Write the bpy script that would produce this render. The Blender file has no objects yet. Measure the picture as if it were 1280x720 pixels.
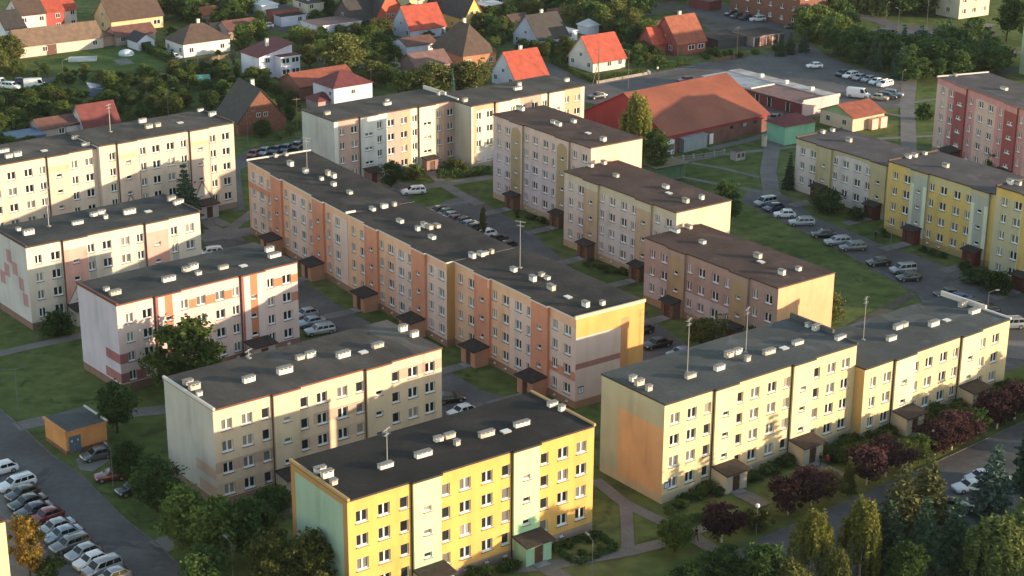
import bpy, bmesh, math, random
import numpy as np
from mathutils import Vector, Matrix
R = math.radians
random.seed(7)
C = bpy.context.scene.collection
scene = bpy.context.scene

# ------------------------------------------------------------------ camera
F, PITCH, ROLL, HC = 2223.86, R(19.623), R(0.3494), 94.675
cp, sp_ = math.cos(PITCH), math.sin(PITCH)
fw = Vector((0, cp, -sp_)); r0 = Vector((1, 0, 0)); u0 = r0.cross(fw)
cr, sr = math.cos(ROLL), math.sin(ROLL)
RIGHT = r0*cr + u0*sr; UP = -r0*sr + u0*cr
cam = bpy.data.cameras.new('camera'); camo = bpy.data.objects.new('camera', cam); C.objects.link(camo)
camo.matrix_world = Matrix(((RIGHT.x, UP.x, -fw.x, 0), (RIGHT.y, UP.y, -fw.y, 0), (RIGHT.z, UP.z, -fw.z, HC), (0, 0, 0, 1)))
cam.sensor_width = 36; cam.lens = 36*F/1280; cam.clip_start = 1; cam.clip_end = 6000
scene.camera = camo

def g(px, py, z=0.0):
    """survey helper: the place on the ground (or at height z) measured from the photograph"""
    d = fw + RIGHT*((px-640)/F) - UP*((py-360)/F)
    t = (z-HC)/d.z
    return Vector((d.x*t, d.y*t, z))

# ------------------------------------------------------------------ materials
MATS = {}
def nd(nt, t, **kw):
    n = nt.nodes.new(t)
    for k, v in kw.items(): setattr(n, k, v)
    return n
def base_mat(name):
    m = bpy.data.materials.new(name); m.use_nodes = True
    nt = m.node_tree; nt.nodes.clear()
    out = nd(nt, 'ShaderNodeOutputMaterial'); b = nd(nt, 'ShaderNodeBsdfPrincipled')
    nt.links.new(b.outputs[0], out.inputs[0])
    return m, nt, b, out
def noise_mat(name, cols, scale=1.0, rough=.85, detail=6, bump=0.0, bscale=None, coords='Object', lo=.35, hi=.65, spec=.3, fine=0.0, metal=0.0, stretch=None, seams=False, blotch=None):
    """base colour from a noise ramp; fine = strength of a second small-scale mottling"""
    if name in MATS: return MATS[name]
    m, nt, b, out = base_mat(name)
    L = nt.links.new
    tc = nd(nt, 'ShaderNodeTexCoord'); src = tc.outputs[coords]
    if coords == 'World':
        pass
    if stretch:
        mp = nd(nt, 'ShaderNodeMapping'); mp.inputs['Scale'].default_value = stretch; L(src, mp.inputs[0]); src = mp.outputs[0]
    n = nd(nt, 'ShaderNodeTexNoise'); n.inputs['Scale'].default_value = scale; n.inputs['Detail'].default_value = detail
    L(src, n.inputs['Vector'])
    rp = nd(nt, 'ShaderNodeValToRGB'); L(n.outputs[0], rp.inputs[0])
    e = rp.color_ramp.elements
    e[0].position = lo; e[1].position = hi
    e[0].color = (*cols[0], 1); e[1].color = (*cols[-1], 1)
    for i, c in enumerate(cols[1:-1]):
        x = e.new(lo+(hi-lo)*(i+1)/(len(cols)-1)); x.color = (*c, 1)
    col = rp.outputs[0]
    if fine:
        n2 = nd(nt, 'ShaderNodeTexNoise'); n2.inputs['Scale'].default_value = scale*9; n2.inputs['Detail'].default_value = 4
        L(src, n2.inputs['Vector'])
        mr = nd(nt, 'ShaderNodeMapRange'); mr.inputs[1].default_value = .3; mr.inputs[2].default_value = .7
        mr.inputs[3].default_value = 1-fine; mr.inputs[4].default_value = 1+fine; L(n2.outputs[0], mr.inputs[0])
        vm = nd(nt, 'ShaderNodeVectorMath', operation='SCALE'); L(col, vm.inputs[0]); L(mr.outputs[0], vm.inputs['Scale'])
        col = vm.outputs[0]
    for bc, blo, bhi, bsc, bst in (blotch or []):
        nb = nd(nt, 'ShaderNodeTexNoise'); nb.inputs['Scale'].default_value = bsc; nb.inputs['Detail'].default_value = 9; nb.inputs['Roughness'].default_value = .62; nb.inputs['Distortion'].default_value = .8; L(src, nb.inputs['Vector'])
        mb_ = nd(nt, 'ShaderNodeMapRange'); mb_.inputs[1].default_value = blo; mb_.inputs[2].default_value = bhi; mb_.inputs[3].default_value = 0; mb_.inputs[4].default_value = bst; L(nb.outputs[0], mb_.inputs[0])
        mc = nd(nt, 'ShaderNodeMix', data_type='RGBA'); L(mb_.outputs[0], mc.inputs[0]); L(col, mc.inputs[6]); mc.inputs[7].default_value = (*bc, 1); col = mc.outputs[2]
    if seams:
        wv = nd(nt, 'ShaderNodeTexWave', wave_type='BANDS', bands_direction='X', wave_profile='SAW'); wv.inputs['Scale'].default_value = .32; wv.inputs['Distortion'].default_value = .25; wv.inputs['Detail Scale'].default_value = .4
        L(src, wv.inputs['Vector'])
        ms = nd(nt, 'ShaderNodeMapRange'); ms.inputs[1].default_value = .0; ms.inputs[2].default_value = .07; ms.inputs[3].default_value = .62; ms.inputs[4].default_value = 1.0; L(wv.outputs[0], ms.inputs[0])
        np_ = nd(nt, 'ShaderNodeTexNoise'); np_.inputs['Scale'].default_value = .16; np_.inputs['Detail'].default_value = 3; np_.inputs['Distortion'].default_value = 1.5; L(src, np_.inputs['Vector'])
        mp2 = nd(nt, 'ShaderNodeMapRange'); mp2.inputs[1].default_value = .56; mp2.inputs[2].default_value = .6; mp2.inputs[3].default_value = 1.0; mp2.inputs[4].default_value = 1.35; L(np_.outputs[0], mp2.inputs[0])
        mm = nd(nt, 'ShaderNodeMath', operation='MULTIPLY'); L(ms.outputs[0], mm.inputs[0]); L(mp2.outputs[0], mm.inputs[1])
        v2 = nd(nt, 'ShaderNodeVectorMath', operation='SCALE'); L(col, v2.inputs[0]); L(mm.outputs[0], v2.inputs['Scale']); col = v2.outputs[0]
    L(col, b.inputs['Base Color'])
    b.inputs['Roughness'].default_value = rough; b.inputs['Metallic'].default_value = metal
    b.inputs['Specular IOR Level'].default_value = spec
    if bump:
        n3 = nd(nt, 'ShaderNodeTexNoise'); n3.inputs['Scale'].default_value = bscale or scale*10; n3.inputs['Detail'].default_value = 5
        L(src, n3.inputs['Vector'])
        bp = nd(nt, 'ShaderNodeBump'); bp.inputs['Strength'].default_value = bump; bp.inputs['Distance'].default_value = .1
        L(n3.outputs[0], bp.inputs['Height']); L(bp.outputs[0], b.inputs['Normal'])
    MATS[name] = m
    return m
def sc(c, k): return tuple(max(0, min(1, x*k)) for x in c)
def plaster(c):
    """painted render: faint mottling and rain streaks"""
    c = (c[0], c[1]*.96, min(1, c[2]*1.07))
    key = 'plaster_%d_%d_%d' % tuple(int(x*255) for x in c)
    if key in MATS: return MATS[key]
    m, nt, b, out = base_mat(key); L = nt.links.new
    tc = nd(nt, 'ShaderNodeTexCoord')
    n = nd(nt, 'ShaderNodeTexNoise'); n.inputs['Scale'].default_value = .35; n.inputs['Detail'].default_value = 7; L(tc.outputs['Object'], n.inputs['Vector'])
    mp = nd(nt, 'ShaderNodeMapping'); mp.inputs['Scale'].default_value = (.7, .7, .07); L(tc.outputs['Object'], mp.inputs[0])
    s = nd(nt, 'ShaderNodeTexNoise'); s.inputs['Scale'].default_value = 1.3; s.inputs['Detail'].default_value = 5; L(mp.outputs[0], s.inputs['Vector'])
    a = nd(nt, 'ShaderNodeMapRange'); a.inputs[1].default_value = .3; a.inputs[2].default_value = .7; a.inputs[3].default_value = .92; a.inputs[4].default_value = 1.05; L(n.outputs[0], a.inputs[0])
    d = nd(nt, 'ShaderNodeMapRange'); d.inputs[1].default_value = .28; d.inputs[2].default_value = .6; d.inputs[3].default_value = .93; d.inputs[4].default_value = 1.02; L(s.outputs[0], d.inputs[0])
    mu0 = nd(nt, 'ShaderNodeMath', operation='MULTIPLY'); L(a.outputs[0], mu0.inputs[0]); L(d.outputs[0], mu0.inputs[1])
    mp3 = nd(nt, 'ShaderNodeMapping'); mp3.inputs['Scale'].default_value = (.55, .55, .16); L(tc.outputs['Object'], mp3.inputs[0])
    st = nd(nt, 'ShaderNodeTexNoise'); st.inputs['Scale'].default_value = .5; st.inputs['Detail'].default_value = 8; st.inputs['Roughness'].default_value = .7; L(mp3.outputs[0], st.inputs['Vector'])
    e_ = nd(nt, 'ShaderNodeMapRange'); e_.inputs[1].default_value = .52; e_.inputs[2].default_value = .72; e_.inputs[3].default_value = 1.0; e_.inputs[4].default_value = .8; L(st.outputs[0], e_.inputs[0])
    mu = nd(nt, 'ShaderNodeMath', operation='MULTIPLY'); L(mu0.outputs[0], mu.inputs[0]); L(e_.outputs[0], mu.inputs[1])
    vm = nd(nt, 'ShaderNodeVectorMath', operation='SCALE'); vm.inputs[0].default_value = c; L(mu.outputs[0], vm.inputs['Scale'])
    L(vm.outputs[0], b.inputs['Base Color']); b.inputs['Roughness'].default_value = .9; b.inputs['Specular IOR Level'].default_value = .2
    MATS[key] = m
    return m
def plain(name, c, rough=.6, metal=0.0, spec=.4, coat=0.0):
    if name in MATS: return MATS[name]
    m, nt, b, out = base_mat(name); L = nt.links.new
    tc = nd(nt, 'ShaderNodeTexCoord'); n = nd(nt, 'ShaderNodeTexNoise'); n.inputs['Scale'].default_value = 3; L(tc.outputs['Object'], n.inputs['Vector'])
    a = nd(nt, 'ShaderNodeMapRange'); a.inputs[3].default_value = .9; a.inputs[4].default_value = 1.1; L(n.outputs[0], a.inputs[0])
    vm = nd(nt, 'ShaderNodeVectorMath', operation='SCALE'); vm.inputs[0].default_value = c; L(a.outputs[0], vm.inputs['Scale'])
    L(vm.outputs[0], b.inputs['Base Color'])
    b.inputs['Roughness'].default_value = rough; b.inputs['Metallic'].default_value = metal; b.inputs['Specular IOR Level'].default_value = spec
    b.inputs['Coat Weight'].default_value = coat; b.inputs['Coat Roughness'].default_value = .08
    MATS[name] = m
    return m
def tiles(name, c, wave=3.2):
    """roof tiles: courses across the slope (object z) with weathering"""
    if name in MATS: return MATS[name]
    m, nt, b, out = base_mat(name); L = nt.links.new
    tc = nd(nt, 'ShaderNodeTexCoord')
    w = nd(nt, 'ShaderNodeTexWave', wave_type='BANDS', bands_direction='Z'); w.inputs['Scale'].default_value = wave; w.inputs['Distortion'].default_value = .6
    L(tc.outputs['Object'], w.inputs['Vector'])
    n = nd(nt, 'ShaderNodeTexNoise'); n.inputs['Scale'].default_value = .8; n.inputs['Detail'].default_value = 8; L(tc.outputs['Object'], n.inputs['Vector'])
    a = nd(nt, 'ShaderNodeMapRange'); a.inputs[1].default_value = .3; a.inputs[2].default_value = .7; a.inputs[3].default_value = .72; a.inputs[4].default_value = 1.15; L(n.outputs[0], a.inputs[0])
    d = nd(nt, 'ShaderNodeMapRange'); d.inputs[3].default_value = .82; d.inputs[4].default_value = 1.08; L(w.outputs[0], d.inputs[0])
    mu = nd(nt, 'ShaderNodeMath', operation='MULTIPLY'); L(a.outputs[0], mu.inputs[0]); L(d.outputs[0], mu.inputs[1])
    vm = nd(nt, 'ShaderNodeVectorMath', operation='SCALE'); vm.inputs[0].default_value = c; L(mu.outputs[0], vm.inputs['Scale'])
    L(vm.outputs[0], b.inputs['Base Color']); b.inputs['Roughness'].default_value = .8
    bp = nd(nt, 'ShaderNodeBump'); bp.inputs['Strength'].default_value = .4; bp.inputs['Distance'].default_value = .05
    L(w.outputs[0], bp.inputs['Height']); L(bp.outputs[0], b.inputs['Normal'])
    MATS[name] = m
    return m
def leafmat(name, cols, trans=.35):
    if name in MATS: return MATS[name]
    m, nt, b, out = base_mat(name); L = nt.links.new
    ge = nd(nt, 'ShaderNodeNewGeometry'); oi = nd(nt, 'ShaderNodeObjectInfo')
    tc = nd(nt, 'ShaderNodeTexCoord'); n = nd(nt, 'ShaderNodeTexNoise'); n.inputs['Scale'].default_value = .9; n.inputs['Detail'].default_value = 3
    L(tc.outputs['Object'], n.inputs['Vector'])
    ad = nd(nt, 'ShaderNodeMath', operation='MULTIPLY_ADD'); L(ge.outputs['Random Per Island'], ad.inputs[0]); ad.inputs[1].default_value = .55
    sb = nd(nt, 'ShaderNodeMath', operation='MULTIPLY_ADD'); L(n.outputs[0], sb.inputs[0]); sb.inputs[1].default_value = 1.1; sb.inputs[2].default_value = -.33
    L(sb.outputs[0], ad.inputs[2])
    rp = nd(nt, 'ShaderNodeValToRGB'); L(ad.outputs[0], rp.inputs[0]); e = rp.color_ramp.elements
    cols = [sc(c, 2.75) for c in cols]
    e[0].position = .1; e[1].position = .95; e[0].color = (*cols[0], 1); e[1].color = (*cols[-1], 1)
    for i, c in enumerate(cols[1:-1]):
        x = e.new(.1+.85*(i+1)/(len(cols)-1)); x.color = (*c, 1)
    mr = nd(nt, 'ShaderNodeMapRange'); mr.inputs[3].default_value = .75; mr.inputs[4].default_value = 1.3; L(oi.outputs['Random'], mr.inputs[0])
    vm = nd(nt, 'ShaderNodeVectorMath', operation='SCALE'); L(rp.outputs[0], vm.inputs[0]); L(mr.outputs[0], vm.inputs['Scale'])
    nt.nodes.remove(b)
    df = nd(nt, 'ShaderNodeBsdfDiffuse'); tr = nd(nt, 'ShaderNodeBsdfTranslucent'); mx = nd(nt, 'ShaderNodeMixShader'); mx.inputs[0].default_value = trans
    L(vm.outputs[0], df.inputs[0]); L(vm.outputs[0], tr.inputs[0]); L(df.outputs[0], mx.inputs[1]); L(tr.outputs[0], mx.inputs[2]); L(mx.outputs[0], out.inputs[0])
    MATS[name] = m
    return m

WHITE = plain('white_plastic', (.74, .74, .73), .4)
SILL = plain('dark_sill_metal', (.07, .05, .045), .5)
METAL = plain('galvanised_steel', (.42, .43, .44), .45, .6)
DARKMETAL = plain('dark_metal', (.05, .05, .055), .5)
CONC = noise_mat('concrete', [(.2, .195, .19), (.3, .29, .28)], .7, fine=.1)
CHIM = noise_mat('whitewashed_brick', [(.6, .57, .53), (.78, .75, .7)], 1.2, fine=.12)
CHIM2 = noise_mat('stained_whitewash', [(.36, .32, .28), (.6, .55, .5)], 1.6, fine=.2)
CHIMD = plain('soot', (.03, .028, .027), .9)
DOORM = plain('brown_door', (.09, .04, .025), .5)
BRICK = noise_mat('brick', [(.16, .065, .045), (.25, .11, .075)], 2.2, fine=.2)
def glass(name, c, rough):
    m = plain(name, c, rough, 0, .5)
    return m
PANES = [glass('dark_window_glass', (.022, .026, .032), .06), glass('window_glass_over_curtain', (.16, .155, .15), .12), glass('window_glass_over_blind', (.3, .27, .23), .2), glass('deep_window_glass', (.012, .013, .016), .04)]

# ------------------------------------------------------------------ mesh helpers
class MB:
    def __init__(s): s.v = []; s.f = []; s.m = []; s.mats = []
    def mi(s, mat):
        if mat not in s.mats: s.mats.append(mat)
        return s.mats.index(mat)
    def face(s, pts, mat):
        n = len(s.v); s.v += [tuple(p) for p in pts]; s.f.append(tuple(range(n, n+len(pts)))); s.m.append(s.mi(mat))
    def box(s, x0, x1, y0, y1, z0, z1, mat, top=None, skip=()):
        a = [(x0, y0, z0), (x1, y0, z0), (x1, y1, z0), (x0, y1, z0), (x0, y0, z1), (x1, y0, z1), (x1, y1, z1), (x0, y1, z1)]
        for nm, q in (('b', (0, 3, 2, 1)), ('t', (4, 5, 6, 7)), ('f', (0, 1, 5, 4)), ('r', (1, 2, 6, 5)), ('k', (2, 3, 7, 6)), ('l', (3, 0, 4, 7))):
            if nm in skip: continue
            s.face([a[i] for i in q], top if (top and nm == 't') else mat)
    def prism(s, poly, z0, z1, mat, top=None, bottom=True):
        n = len(poly)
        s.face([(x, y, z1) for x, y in poly], top or mat)
        if bottom: s.face([(x, y, z0) for x, y in reversed(poly)], mat)
        for i in range(n):
            a, b = poly[i], poly[(i+1) % n]
            s.face([(a[0], a[1], z0), (b[0], b[1], z0), (b[0], b[1], z1), (a[0], a[1], z1)], mat)
    def tube(s, p, q, r, r2=None, n=8, mat=None, cap=True):
        p = Vector(p); q = Vector(q); r2 = r if r2 is None else r2
        d = (q-p).normalized(); a = d.orthogonal().normalized(); b = d.cross(a)
        i0 = len(s.v); k = s.mi(mat)
        for c, rr in ((p, r), (q, r2)):
            for i in range(n):
                t = 2*math.pi*i/n; s.v.append(tuple(c + a*math.cos(t)*rr + b*math.sin(t)*rr))
        for i in range(n):
            j = (i+1) % n; s.f.append((i0+i, i0+j, i0+n+j, i0+n+i)); s.m.append(k)
        if cap:
            s.f.append(tuple(range(i0+n-1, i0-1, -1))); s.m.append(k)
            s.f.append(tuple(range(i0+n, i0+2*n))); s.m.append(k)
    def loft(s, secs, mat, cap=True):
        i0 = len(s.v); n = len(secs[0]); k = s.mi(mat)
        for c in secs: s.v += [tuple(p) for p in c]
        for a in range(len(secs)-1):
            for i in range(n):
                j = (i+1) % n; o = i0+a*n
                s.f.append((o+i, o+j, o+n+j, o+n+i)); s.m.append(k)
        if cap:
            s.f.append(tuple(range(i0+n-1, i0-1, -1))); s.m.append(k)
            o = i0+(len(secs)-1)*n; s.f.append(tuple(range(o, o+n))); s.m.append(k)
    def sphere(s, c, r, mat, n=10, sz=1.0):
        secs = []
        for a in range(1, n):
            t = math.pi*a/n; z = -math.cos(t)*r*sz; rr = math.sin(t)*r
            secs.append([(c[0]+rr*math.cos(2*math.pi*i/n), c[1]+rr*math.sin(2*math.pi*i/n), c[2]+z) for i in range(n)])
        s.loft(secs, mat)
    def mesh(s, name, smooth=False):
        me = bpy.data.meshes.new(name); me.from_pydata(s.v, [], s.f)
        for m in s.mats: me.materials.append(m)
        me.polygons.foreach_set('material_index', s.m)
        if smooth: me.polygons.foreach_set('use_smooth', [True]*len(s.f))
        me.update(); return me
    def build(s, name, parent=None, loc=None, rz=None, smooth=False):
        return link(name, s.mesh(name, smooth), parent, loc, rz)
def link(name, me, parent=None, loc=None, rz=None):
    o = bpy.data.objects.new(name, me); C.objects.link(o)
    if parent: o.parent = parent
    if loc is not None: o.location = loc
    if rz is not None: o.rotation_euler = (0, 0, rz)
    return o
def empty(name, loc, rz=0.0):
    o = bpy.data.objects.new(name, None); C.objects.link(o); o.location = loc; o.rotation_euler = (0, 0, rz); o.empty_display_size = .3
    return o
def tag(o, label, cat, group=None):
    o['label'] = label; o['category'] = cat
    if group: o['group'] = group
    return o
def structure(o): o['kind'] = 'structure'; return o
def copy_tree(o, parent=None):
    c = o.copy(); C.objects.link(c)
    if parent: c.parent = parent
    for ch in o.children: copy_tree(ch, c)
    return c

# ------------------------------------------------------------------ windows
def window_mesh(w, h, sashes, name='window'):
    m = MB(); t = .11; d0, d1 = .16, .26
    m.box(-w/2, w/2, d0, d1, 0, t*1.3, WHITE); m.box(-w/2, w/2, d0, d1, h-t, h, WHITE)
    m.box(-w/2, -w/2+t, d0, d1, t*1.3, h-t, WHITE); m.box(w/2-t, w/2, d0, d1, t*1.3, h-t, WHITE)
    for i in range(1, sashes):
        x = -w/2 + w*i/sashes; m.box(x-.085, x+.085, d0-.005, d1, t*1.3, h-t, WHITE)
    m.box(-w/2-.06, w/2+.06, -.13, d0-.002, -.075, .0, SILL)
    m.box(-w/2-.0, w/2+.0, -.09, d0-.004, .002, .05, WHITE)
    me = m.mesh(name)
    p = MB(); p.face([(-w/2+t, d1-.02, t), (w/2-t, d1-.02, t), (w/2-t, d1-.02, h-t), (-w/2+t, d1-.02, h-t)], PANES[0])
    return me, p.mesh('pane')
WT = {'w': (1.46, 1.42, 2), 'n': (1.08, 1.42, 1), 'k': (1.08, 1.42, 2), 's': (1.0, .66, 1), 'd': (1.8, .72, 2), 'b': (.6, .4, 1)}
WM = {k: window_mesh(*v) for k, v in WT.items()}
def add_window(kind, parent, x, y, z, rz=0.0):
    me, pm = WM[kind]
    o = link('window', me, parent, (x, y, z), rz)
    p = link('pane', pm, o)
    q = random.random()
    mat = PANES[0] if q < .42 else PANES[3] if q < .55 else PANES[1] if q < .86 else PANES[2]
    p.material_slots[0].link = 'OBJECT'; p.material_slots[0].material = mat
    return o

# ------------------------------------------------------------------ apartment blocks
def grid_wall(m, org, xd, out, x0, x1, z0, z1, holes, zones, default, inset=.26):
    """a wall sheet along xd with real window openings; zones paint rectangles of other plaster"""
    org = Vector(org); xd = Vector(xd); out = Vector(out)
    xs = {x0, x1}; zs = {z0, z1}
    for a, b, c, d in holes: xs |= {a, b}; zs |= {c, d}
    for a, b, c, d, _ in zones: xs |= {a, b}; zs |= {c, d}
    xs = sorted(x for x in xs if x0-1e-6 <= x <= x1+1e-6); zs = sorted(z for z in zs if z0-1e-6 <= z <= z1+1e-6)
    P = lambda x, z, k=0.0: org + xd*x + Vector((0, 0, z)) + out*k
    flip = xd.cross(Vector((0, 0, 1))).dot(out) < 0
    def quad(a, b, c, d, mat): m.face([d, c, b, a] if flip else [a, b, c, d], mat)
    for i in range(len(xs)-1):
        for j in range(len(zs)-1):
            xa, xb, za, zb = xs[i], xs[i+1], zs[j], zs[j+1]
            if xb-xa < 1e-5 or zb-za < 1e-5: continue
            cx, cz = (xa+xb)/2, (za+zb)/2
            if any(a < cx < b and c < cz < d for a, b, c, d in holes): continue
            mat = default
            for a, b, c, d, mm in zones:
                if a < cx < b and c < cz < d: mat = mm
            quad(P(xa, za), P(xb, za), P(xb, zb), P(xa, zb), mat)
    for a, b, c, d in holes:
        mat = default
        for za in zones:
            if za[0] < (a+b)/2 < za[1] and za[2] < (c+d)/2 < za[3]: mat = za[4]
        k = -inset
        quad(P(a, c), P(b, c), P(b, c, k), P(a, c, k), mat); quad(P(a, d, k), P(b, d, k), P(b, d), P(a, d), mat)
        quad(P(a, c), P(a, c, k), P(a, d, k), P(a, d), mat); quad(P(b, c, k), P(b, c), P(b, d), P(b, d, k), mat)

LAY_N = dict(cols=[1.8, 4.5, 10.2, 12.8, 15.8, 18.3, 24.1, 26.8], kinds='kwkwwkkw', S=[(5.7, 9.4), (19.2, 22.9)], L=28.65)
LAY_W = dict(cols=[1.7, 4.4, 6.9, 12.2, 14.7, 17.6, 20.1, 25.4, 28.0, 30.6], kinds='wwnnwwnnww', S=[(7.85, 11.35), (20.95, 24.45)], L=32.4)
LAY_X = dict(cols=[2.2, 5.2, 8.1, 14.6, 17.4, 20.8, 23.5, 29.8, 32.7], kinds='kwkkwwkkw', S=[(9.6, 13.4), (24.7, 28.5)], L=36.05)
CHM = {}
def chimney_mesh(kind):
    if kind in CHM: return CHM[kind]
    m = MB()
    w, d, h = {'L': (1.75, .62, .68), 'M': (1.2, .62, .68), 's': (.7, .58, .62)}[kind]
    m.box(-w/2, w/2, -d/2, d/2, -.1, h*.72, CHIM)
    n = {'L': 4, 'M': 3, 's': 2}[kind]
    m.box(-w/2+.06, w/2-.06, -d/2+.06, d/2-.06, h*.72, h*.72+.02, CHIMD, skip=('b',))
    for i in range(n):
        x = -w/2+.07+(w-.14)*i/(n-1)
        m.box(x-.07, x+.07, -d/2, d/2, h*.72+.0, h-.06, CHIM, skip=('b',))
    m.box(-w/2-.06, w/2+.06, -d/2-.06, d/2+.06, h-.06, h+.03, CONC)
    CHM[kind] = m.mesh('chimney'); return CHM[kind]
def mast_mesh(h):
    k = 'mast%d' % int(h*10)
    if k in CHM: return CHM[k]
    m = MB(); m.tube((0, 0, 0), (0, 0, h), .06, .04, 6, METAL)
    for z, l in ((h-.15, .75), (h-.75, .5)):
        m.tube((-l, 0, z), (l, 0, z), .035, None, 5, METAL)
        for i in range(5):
            x = -l+2*l*i/4; m.tube((x, -.28, z), (x, .28, z), .02, None, 4, METAL)
    m.box(-.25, .25, -.25, .25, 0, .12, CONC)
    CHM[k] = m.mesh('antenna_mast'); return CHM[k]

def loc2(o_xy, th, p):
    d = Vector((p[0]-o_xy[0], p[1]-o_xy[1])); c, s = math.cos(th), math.sin(th)
    return d.x*c+d.y*s, -d.x*s+d.y*c
FOOT = []   # footprints (centre, axis angle, half sizes) to keep plants off buildings
def block(name, label, x, y, th, W, h, n, lay, wall, sc_, gl, gr, roofm, fascia, coping, zones=(), gzl=(), gzr=(), decor=(), gdecor=(), plinth=(.28, .22, .17), chim=(), masts=(), hatch=(), porch='plain', porchc=(.5, .45, .35), L=None, sh=0.0, S=True, path=6.0, group=None, par='lr', skipS=()):
    """one block: facade on local y=0 facing -y, left gable x=0, right gable x=L"""
    th = R(th); L = L or lay['L']
    root = empty('apartment_block', (x, y, 0), th); tag(root, label, 'apartment block', group)
    cx, cy = x+math.cos(th)*L/2-math.sin(th)*W/2, y+math.sin(th)*L/2+math.cos(th)*W/2
    FOOT.append((cx, cy, th, L/2+1.0, W/2+1.0))
    Ss = [s for i, s in enumerate(lay['S']) if i not in skipS]
    pl = 1.1
    wm = plaster(wall); pm = plaster(plinth); sm = plaster(sc_) if sc_ else wm
    top = h-.22
    zt = h-2.3+sh
    Z = [(a, b, c, d, plaster(q)) for a, b, c, d, q in zones]
    Z = [(a, b, pl, top, sm) for a, b in Ss] + Z + [(-1, L+1, -1, pl, pm)]
    holes = []; wins = []
    for cxx, k in zip(lay['cols'], lay['kinds']):
        if cxx > L-.8: continue
        for i in range(n):
            w, hh, _ = WT[k]; zc = zt-2.75*i
            holes.append((cxx-w/2, cxx+w/2, zc-hh/2, zc+hh/2)); wins.append((k, cxx, zc-hh/2, 0.0))
        if int(cxx*3) % 2 == 0:
            holes.append((cxx-.3, cxx+.3, .45, .85)); wins.append(('b', cxx, .45, 0.0))
    PR = .38
    for a, b in Ss:
        c = (a+b)/2
        for i in range(n-1):
            zc = zt-2.75*i-1.32; k = lay.get('sk', 's'); w, hh, _ = WT[k]
            holes.append((c-w/2, c+w/2, zc-hh/2, zc+hh/2)); wins.append((k, c, zc-hh/2, -PR))
    m = MB()
    cuts = [0.0]+[v for s in Ss for v in s]+[L]
    for i in range(len(cuts)-1):
        a, b = cuts[i], cuts[i+1]; yy = -PR if i % 2 else 0.0
        hs = [q for q in holes if a < (q[0]+q[1])/2 < b]
        grid_wall(m, (0, yy, 0), (1, 0, 0), (0, -1, 0), a, b, 0, top, hs, Z, wm)
        if i % 2:
            side = sm
            grid_wall(m, (a, -PR, 0), (0, 1, 0), (-1, 0, 0), 0, PR, 0, top, [], [(-1, 9, -1, pl, pm)], side)
            grid_wall(m, (b, -PR, 0), (0, 1, 0), (1, 0, 0), 0, PR, 0, top, [], [(-1, 9, -1, pl, pm)], side)
    glm, grm = plaster(gl), plaster(gr)
    grid_wall(m, (0, 0, 0), (0, 1, 0), (-1, 0, 0), 0, W, 0, top, [], [(a, b, c, d, plaster(q)) for a, b, c, d, q in gzl]+[(-1, 99, -1, pl, pm)], glm)
    grid_wall(m, (L, 0, 0), (0, 1, 0), (1, 0, 0), 0, W, 0, top, [], [(a, b, c, d, plaster(q)) for a, b, c, d, q in gzr]+[(-1, 99, -1, pl, pm)], grm)
    grid_wall(m, (0, W, 0), (1, 0, 0), (0, 1, 0), 0, L, 0, top, [], [(-1, 99, -1, pl, pm)], wm)
    for pts, q, off in decor: m.face([(px, -off, pz) for px, pz in pts], plaster(q))
    for pts, q in gdecor: m.face([(-.006, py, pz) for py, pz in reversed(pts)], plaster(q))
    m.build('wall', root)
    for k, wx, wz, wy in wins: add_window(k, root, wx, wy, wz)
    for a, b in Ss:
        dpm = MB(); dpm.tube((a-.1, -.1, .2), (a-.1, -.1, h-.25), .06, None, 6, fascia); dpm.build('downpipe', root)
    # roof slab follows the stair bays, kerb on the gables
    ov = .16; poly = [(-.04, -ov)]
    for a, b in Ss: poly += [(a-ov, -ov), (a-ov, -PR-ov), (b+ov, -PR-ov), (b+ov, -ov)]
    poly += [(L+.04, -ov), (L+.04, W+ov), (-.04, W+ov)]
    r = MB(); r.prism(poly, top, h, fascia, roofm)
    cm = coping
    if 'l' in par: r.box(-.08, .22, -ov-.03, W+ov, h-.1, h+.22, cm)
    if 'r' in par: r.box(L-.22, L+.08, -ov-.03, W+ov, h-.1, h+.22, cm)
    if 'R' in par: r.box(L-.25, L+.08, W*.35, W+ov, h-.1, h+.7, cm); r.box(L-.22, L+.08, -ov-.03, W*.35-.01, h-.1, h+.2, cm)
    if 'c' in par: r.box(L-.22, L+.08, -ov-.03, 1.5, h-.1, h+.28, cm)
    if 'b' in par: r.box(.25, L-.25, W-.1, W+ov+.03, h-.1, h+.12, cm)
    rf = r.build('roof', root)
    for px, py, k in chim:
        q = g(px, py, h); lx, ly = loc2((x, y), th, q)
        lx = min(max(lx, .6), L-.6); ly = min(max(ly, .6), W-.6)
        o = link('chimney', chimney_mesh(k), rf, (lx, ly, h)); o.scale = (random.uniform(.8, 1.12), random.uniform(.85, 1.1), random.uniform(.72, 1.2)); o.rotation_euler = (0, 0, random.uniform(-.05, .05))
        o.material_slots[0].link = 'OBJECT'; o.material_slots[0].material = CHIM if random.random() < .7 else CHIM2
    for px, py, hh in masts:
        q = g(px, py, h); lx, ly = loc2((x, y), th, q)
        lx = min(max(lx, .4), L-.4); ly = min(max(ly, .4), W-.4)
        link('antenna_mast', mast_mesh(hh), rf, (lx, ly, h), .5)
    for px, py in hatch:
        q = g(px, py, h); lx, ly = loc2((x, y), th, q)
        hm = MB(); hm.box(-.55, .55, -.4, .4, 0, .18, CONC, WHITE); hm.build('roof_hatch', rf, (min(max(lx, 1), L-1), min(max(ly, 1), W-1), h))
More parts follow.
